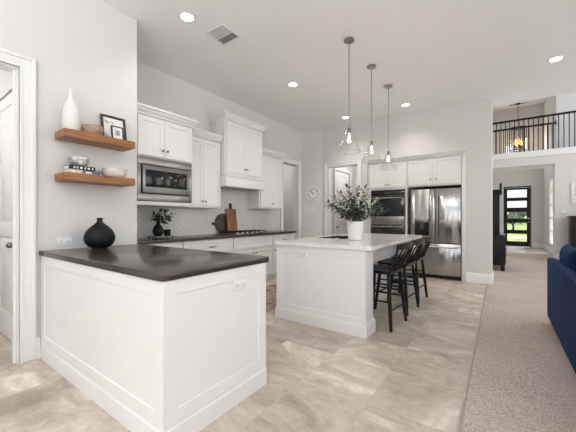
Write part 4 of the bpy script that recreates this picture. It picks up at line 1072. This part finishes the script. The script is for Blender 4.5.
# ------------------------------------------------------------------ great room: sofa, sideboard, picture
t = thing('sofa', 'navy blue velvet sofa with its back toward the kitchen, at the right edge', 'sofa', (.435, 0, 0.006))
Y0, Y1 = 1.9, 4.52
MB().box(.097, Y0, .065, .92, Y1, .30, .02).build('base', 'velvet', t)
MB().box(.002, Y0 + .002, .060, .095, Y1 - .002, .738, .028, 4).build('back_frame', 'velvet', t)
MB().box(.097, Y1 - .155, .302, .90, Y1 - .002, .725, .03, 4).build('arm', 'velvet', t)
MB().box(.097, Y0 + .002, .302, .90, Y0 + .155, .725, .03, 4).build('arm', 'velvet', t)
for i in range(2):
    a = Y0 + .165 + i * 1.15; MB().box(.099, a, .302, .93, a + 1.13, .47, .045, 4).build('seat_cushion', 'velvet', t)
for x in (.06, .86):
    for y in (Y0 + .08, Y1 - .06): MB().cyl((x, y, 0), (x, y, .065), .016, .022, 14).build('leg', 'nickel', t)
def cushion(label, loc, w, h, th, rot):
    rings = []; n = 20
    mb = MB(); rows = []
    for j in range(-6, 7):
        v = j / 6; ring = []
        for i in range(n + 1): pass
    N1 = 14
    grid = {}
    for side in (1, -1):
        for i in range(N1 + 1):
            for j in range(N1 + 1):
                u, v = i / N1 * 2 - 1, j / N1 * 2 - 1
                edge = (i in (0, N1)) or (j in (0, N1))
                if side == -1 and edge: grid[side, i, j] = grid[1, i, j]; continue
                b_ = ((1 - u ** 4) * (1 - v ** 4)) ** .5
                pin = 1 - .09 * (1 - (u * v) ** 2) * max(abs(u), abs(v)) ** 3
                grid[side, i, j] = mb.bm.verts.new((u * w / 2 * pin, side * th / 2 * b_, (v * pin + 1) * h / 2))
    for side in (1, -1):
        for i in range(N1):
            for j in range(N1): mb.bm.faces.new([grid[side, a, b_] for a, b_ in ((i, j), (i + 1, j), (i + 1, j + 1), (i, j + 1))])
    bmesh.ops.recalc_face_normals(mb.bm, faces=mb.bm.faces)
    o = mb.build('cushion', 'velvet', None, 80); o.location = loc; o.rotation_euler = rot
    return tag(o, label, 'cushion', 'navy cushions on the sofa')
cushion('navy velvet cushion standing at the far end of the sofa back', (.600, 3.99, .455), .74, .47, .17, (radians(3), 0, radians(-90)))
cushion('navy velvet cushion leaning beside the far cushion, nearer the camera', (.665, 3.20, .455), .64, .43, .22, (radians(8), 0, radians(-88)))
t = thing('sideboard', 'black sideboard against the far wall right of the entry opening', 'sideboard', (2.15, YB - .27, .008))
MB().box(-.62, -.20, .08, .62, .22, 1.20, .005).build('body', 'black_paint', t)
MB().box(-.65, -.23, 1.20, .65, .235, 1.235, .006).build('top', 'black_paint', t)
for x in (-.6, .54): MB().box(x, -.19, 0, x + .06, .2, .08).build('leg', 'black_paint', t)
for x in (-.6, .005): d = MB().shaker(x, .11, x + .595, 1.17, -.201, -.22, .06, .008).build('door', 'black_paint', t)
t = thing('framed_picture', 'white framed pale print on the wall above the black sideboard', 'picture', (1.86, YB - .003, 1.60))
mb = MB().box(-.27, 0, 0, -.23, -.022, .55, .003).box(.23, 0, 0, .27, -.022, .55, .003).box(-.23, 0, 0, .23, -.022, .04, .003).box(-.23, 0, .51, .23, -.022, .55, .003)
mb.build('frame', 'trim', t); MB().box(-.23, 0, .04, .23, -.010, .51).build('print', 'print', t)
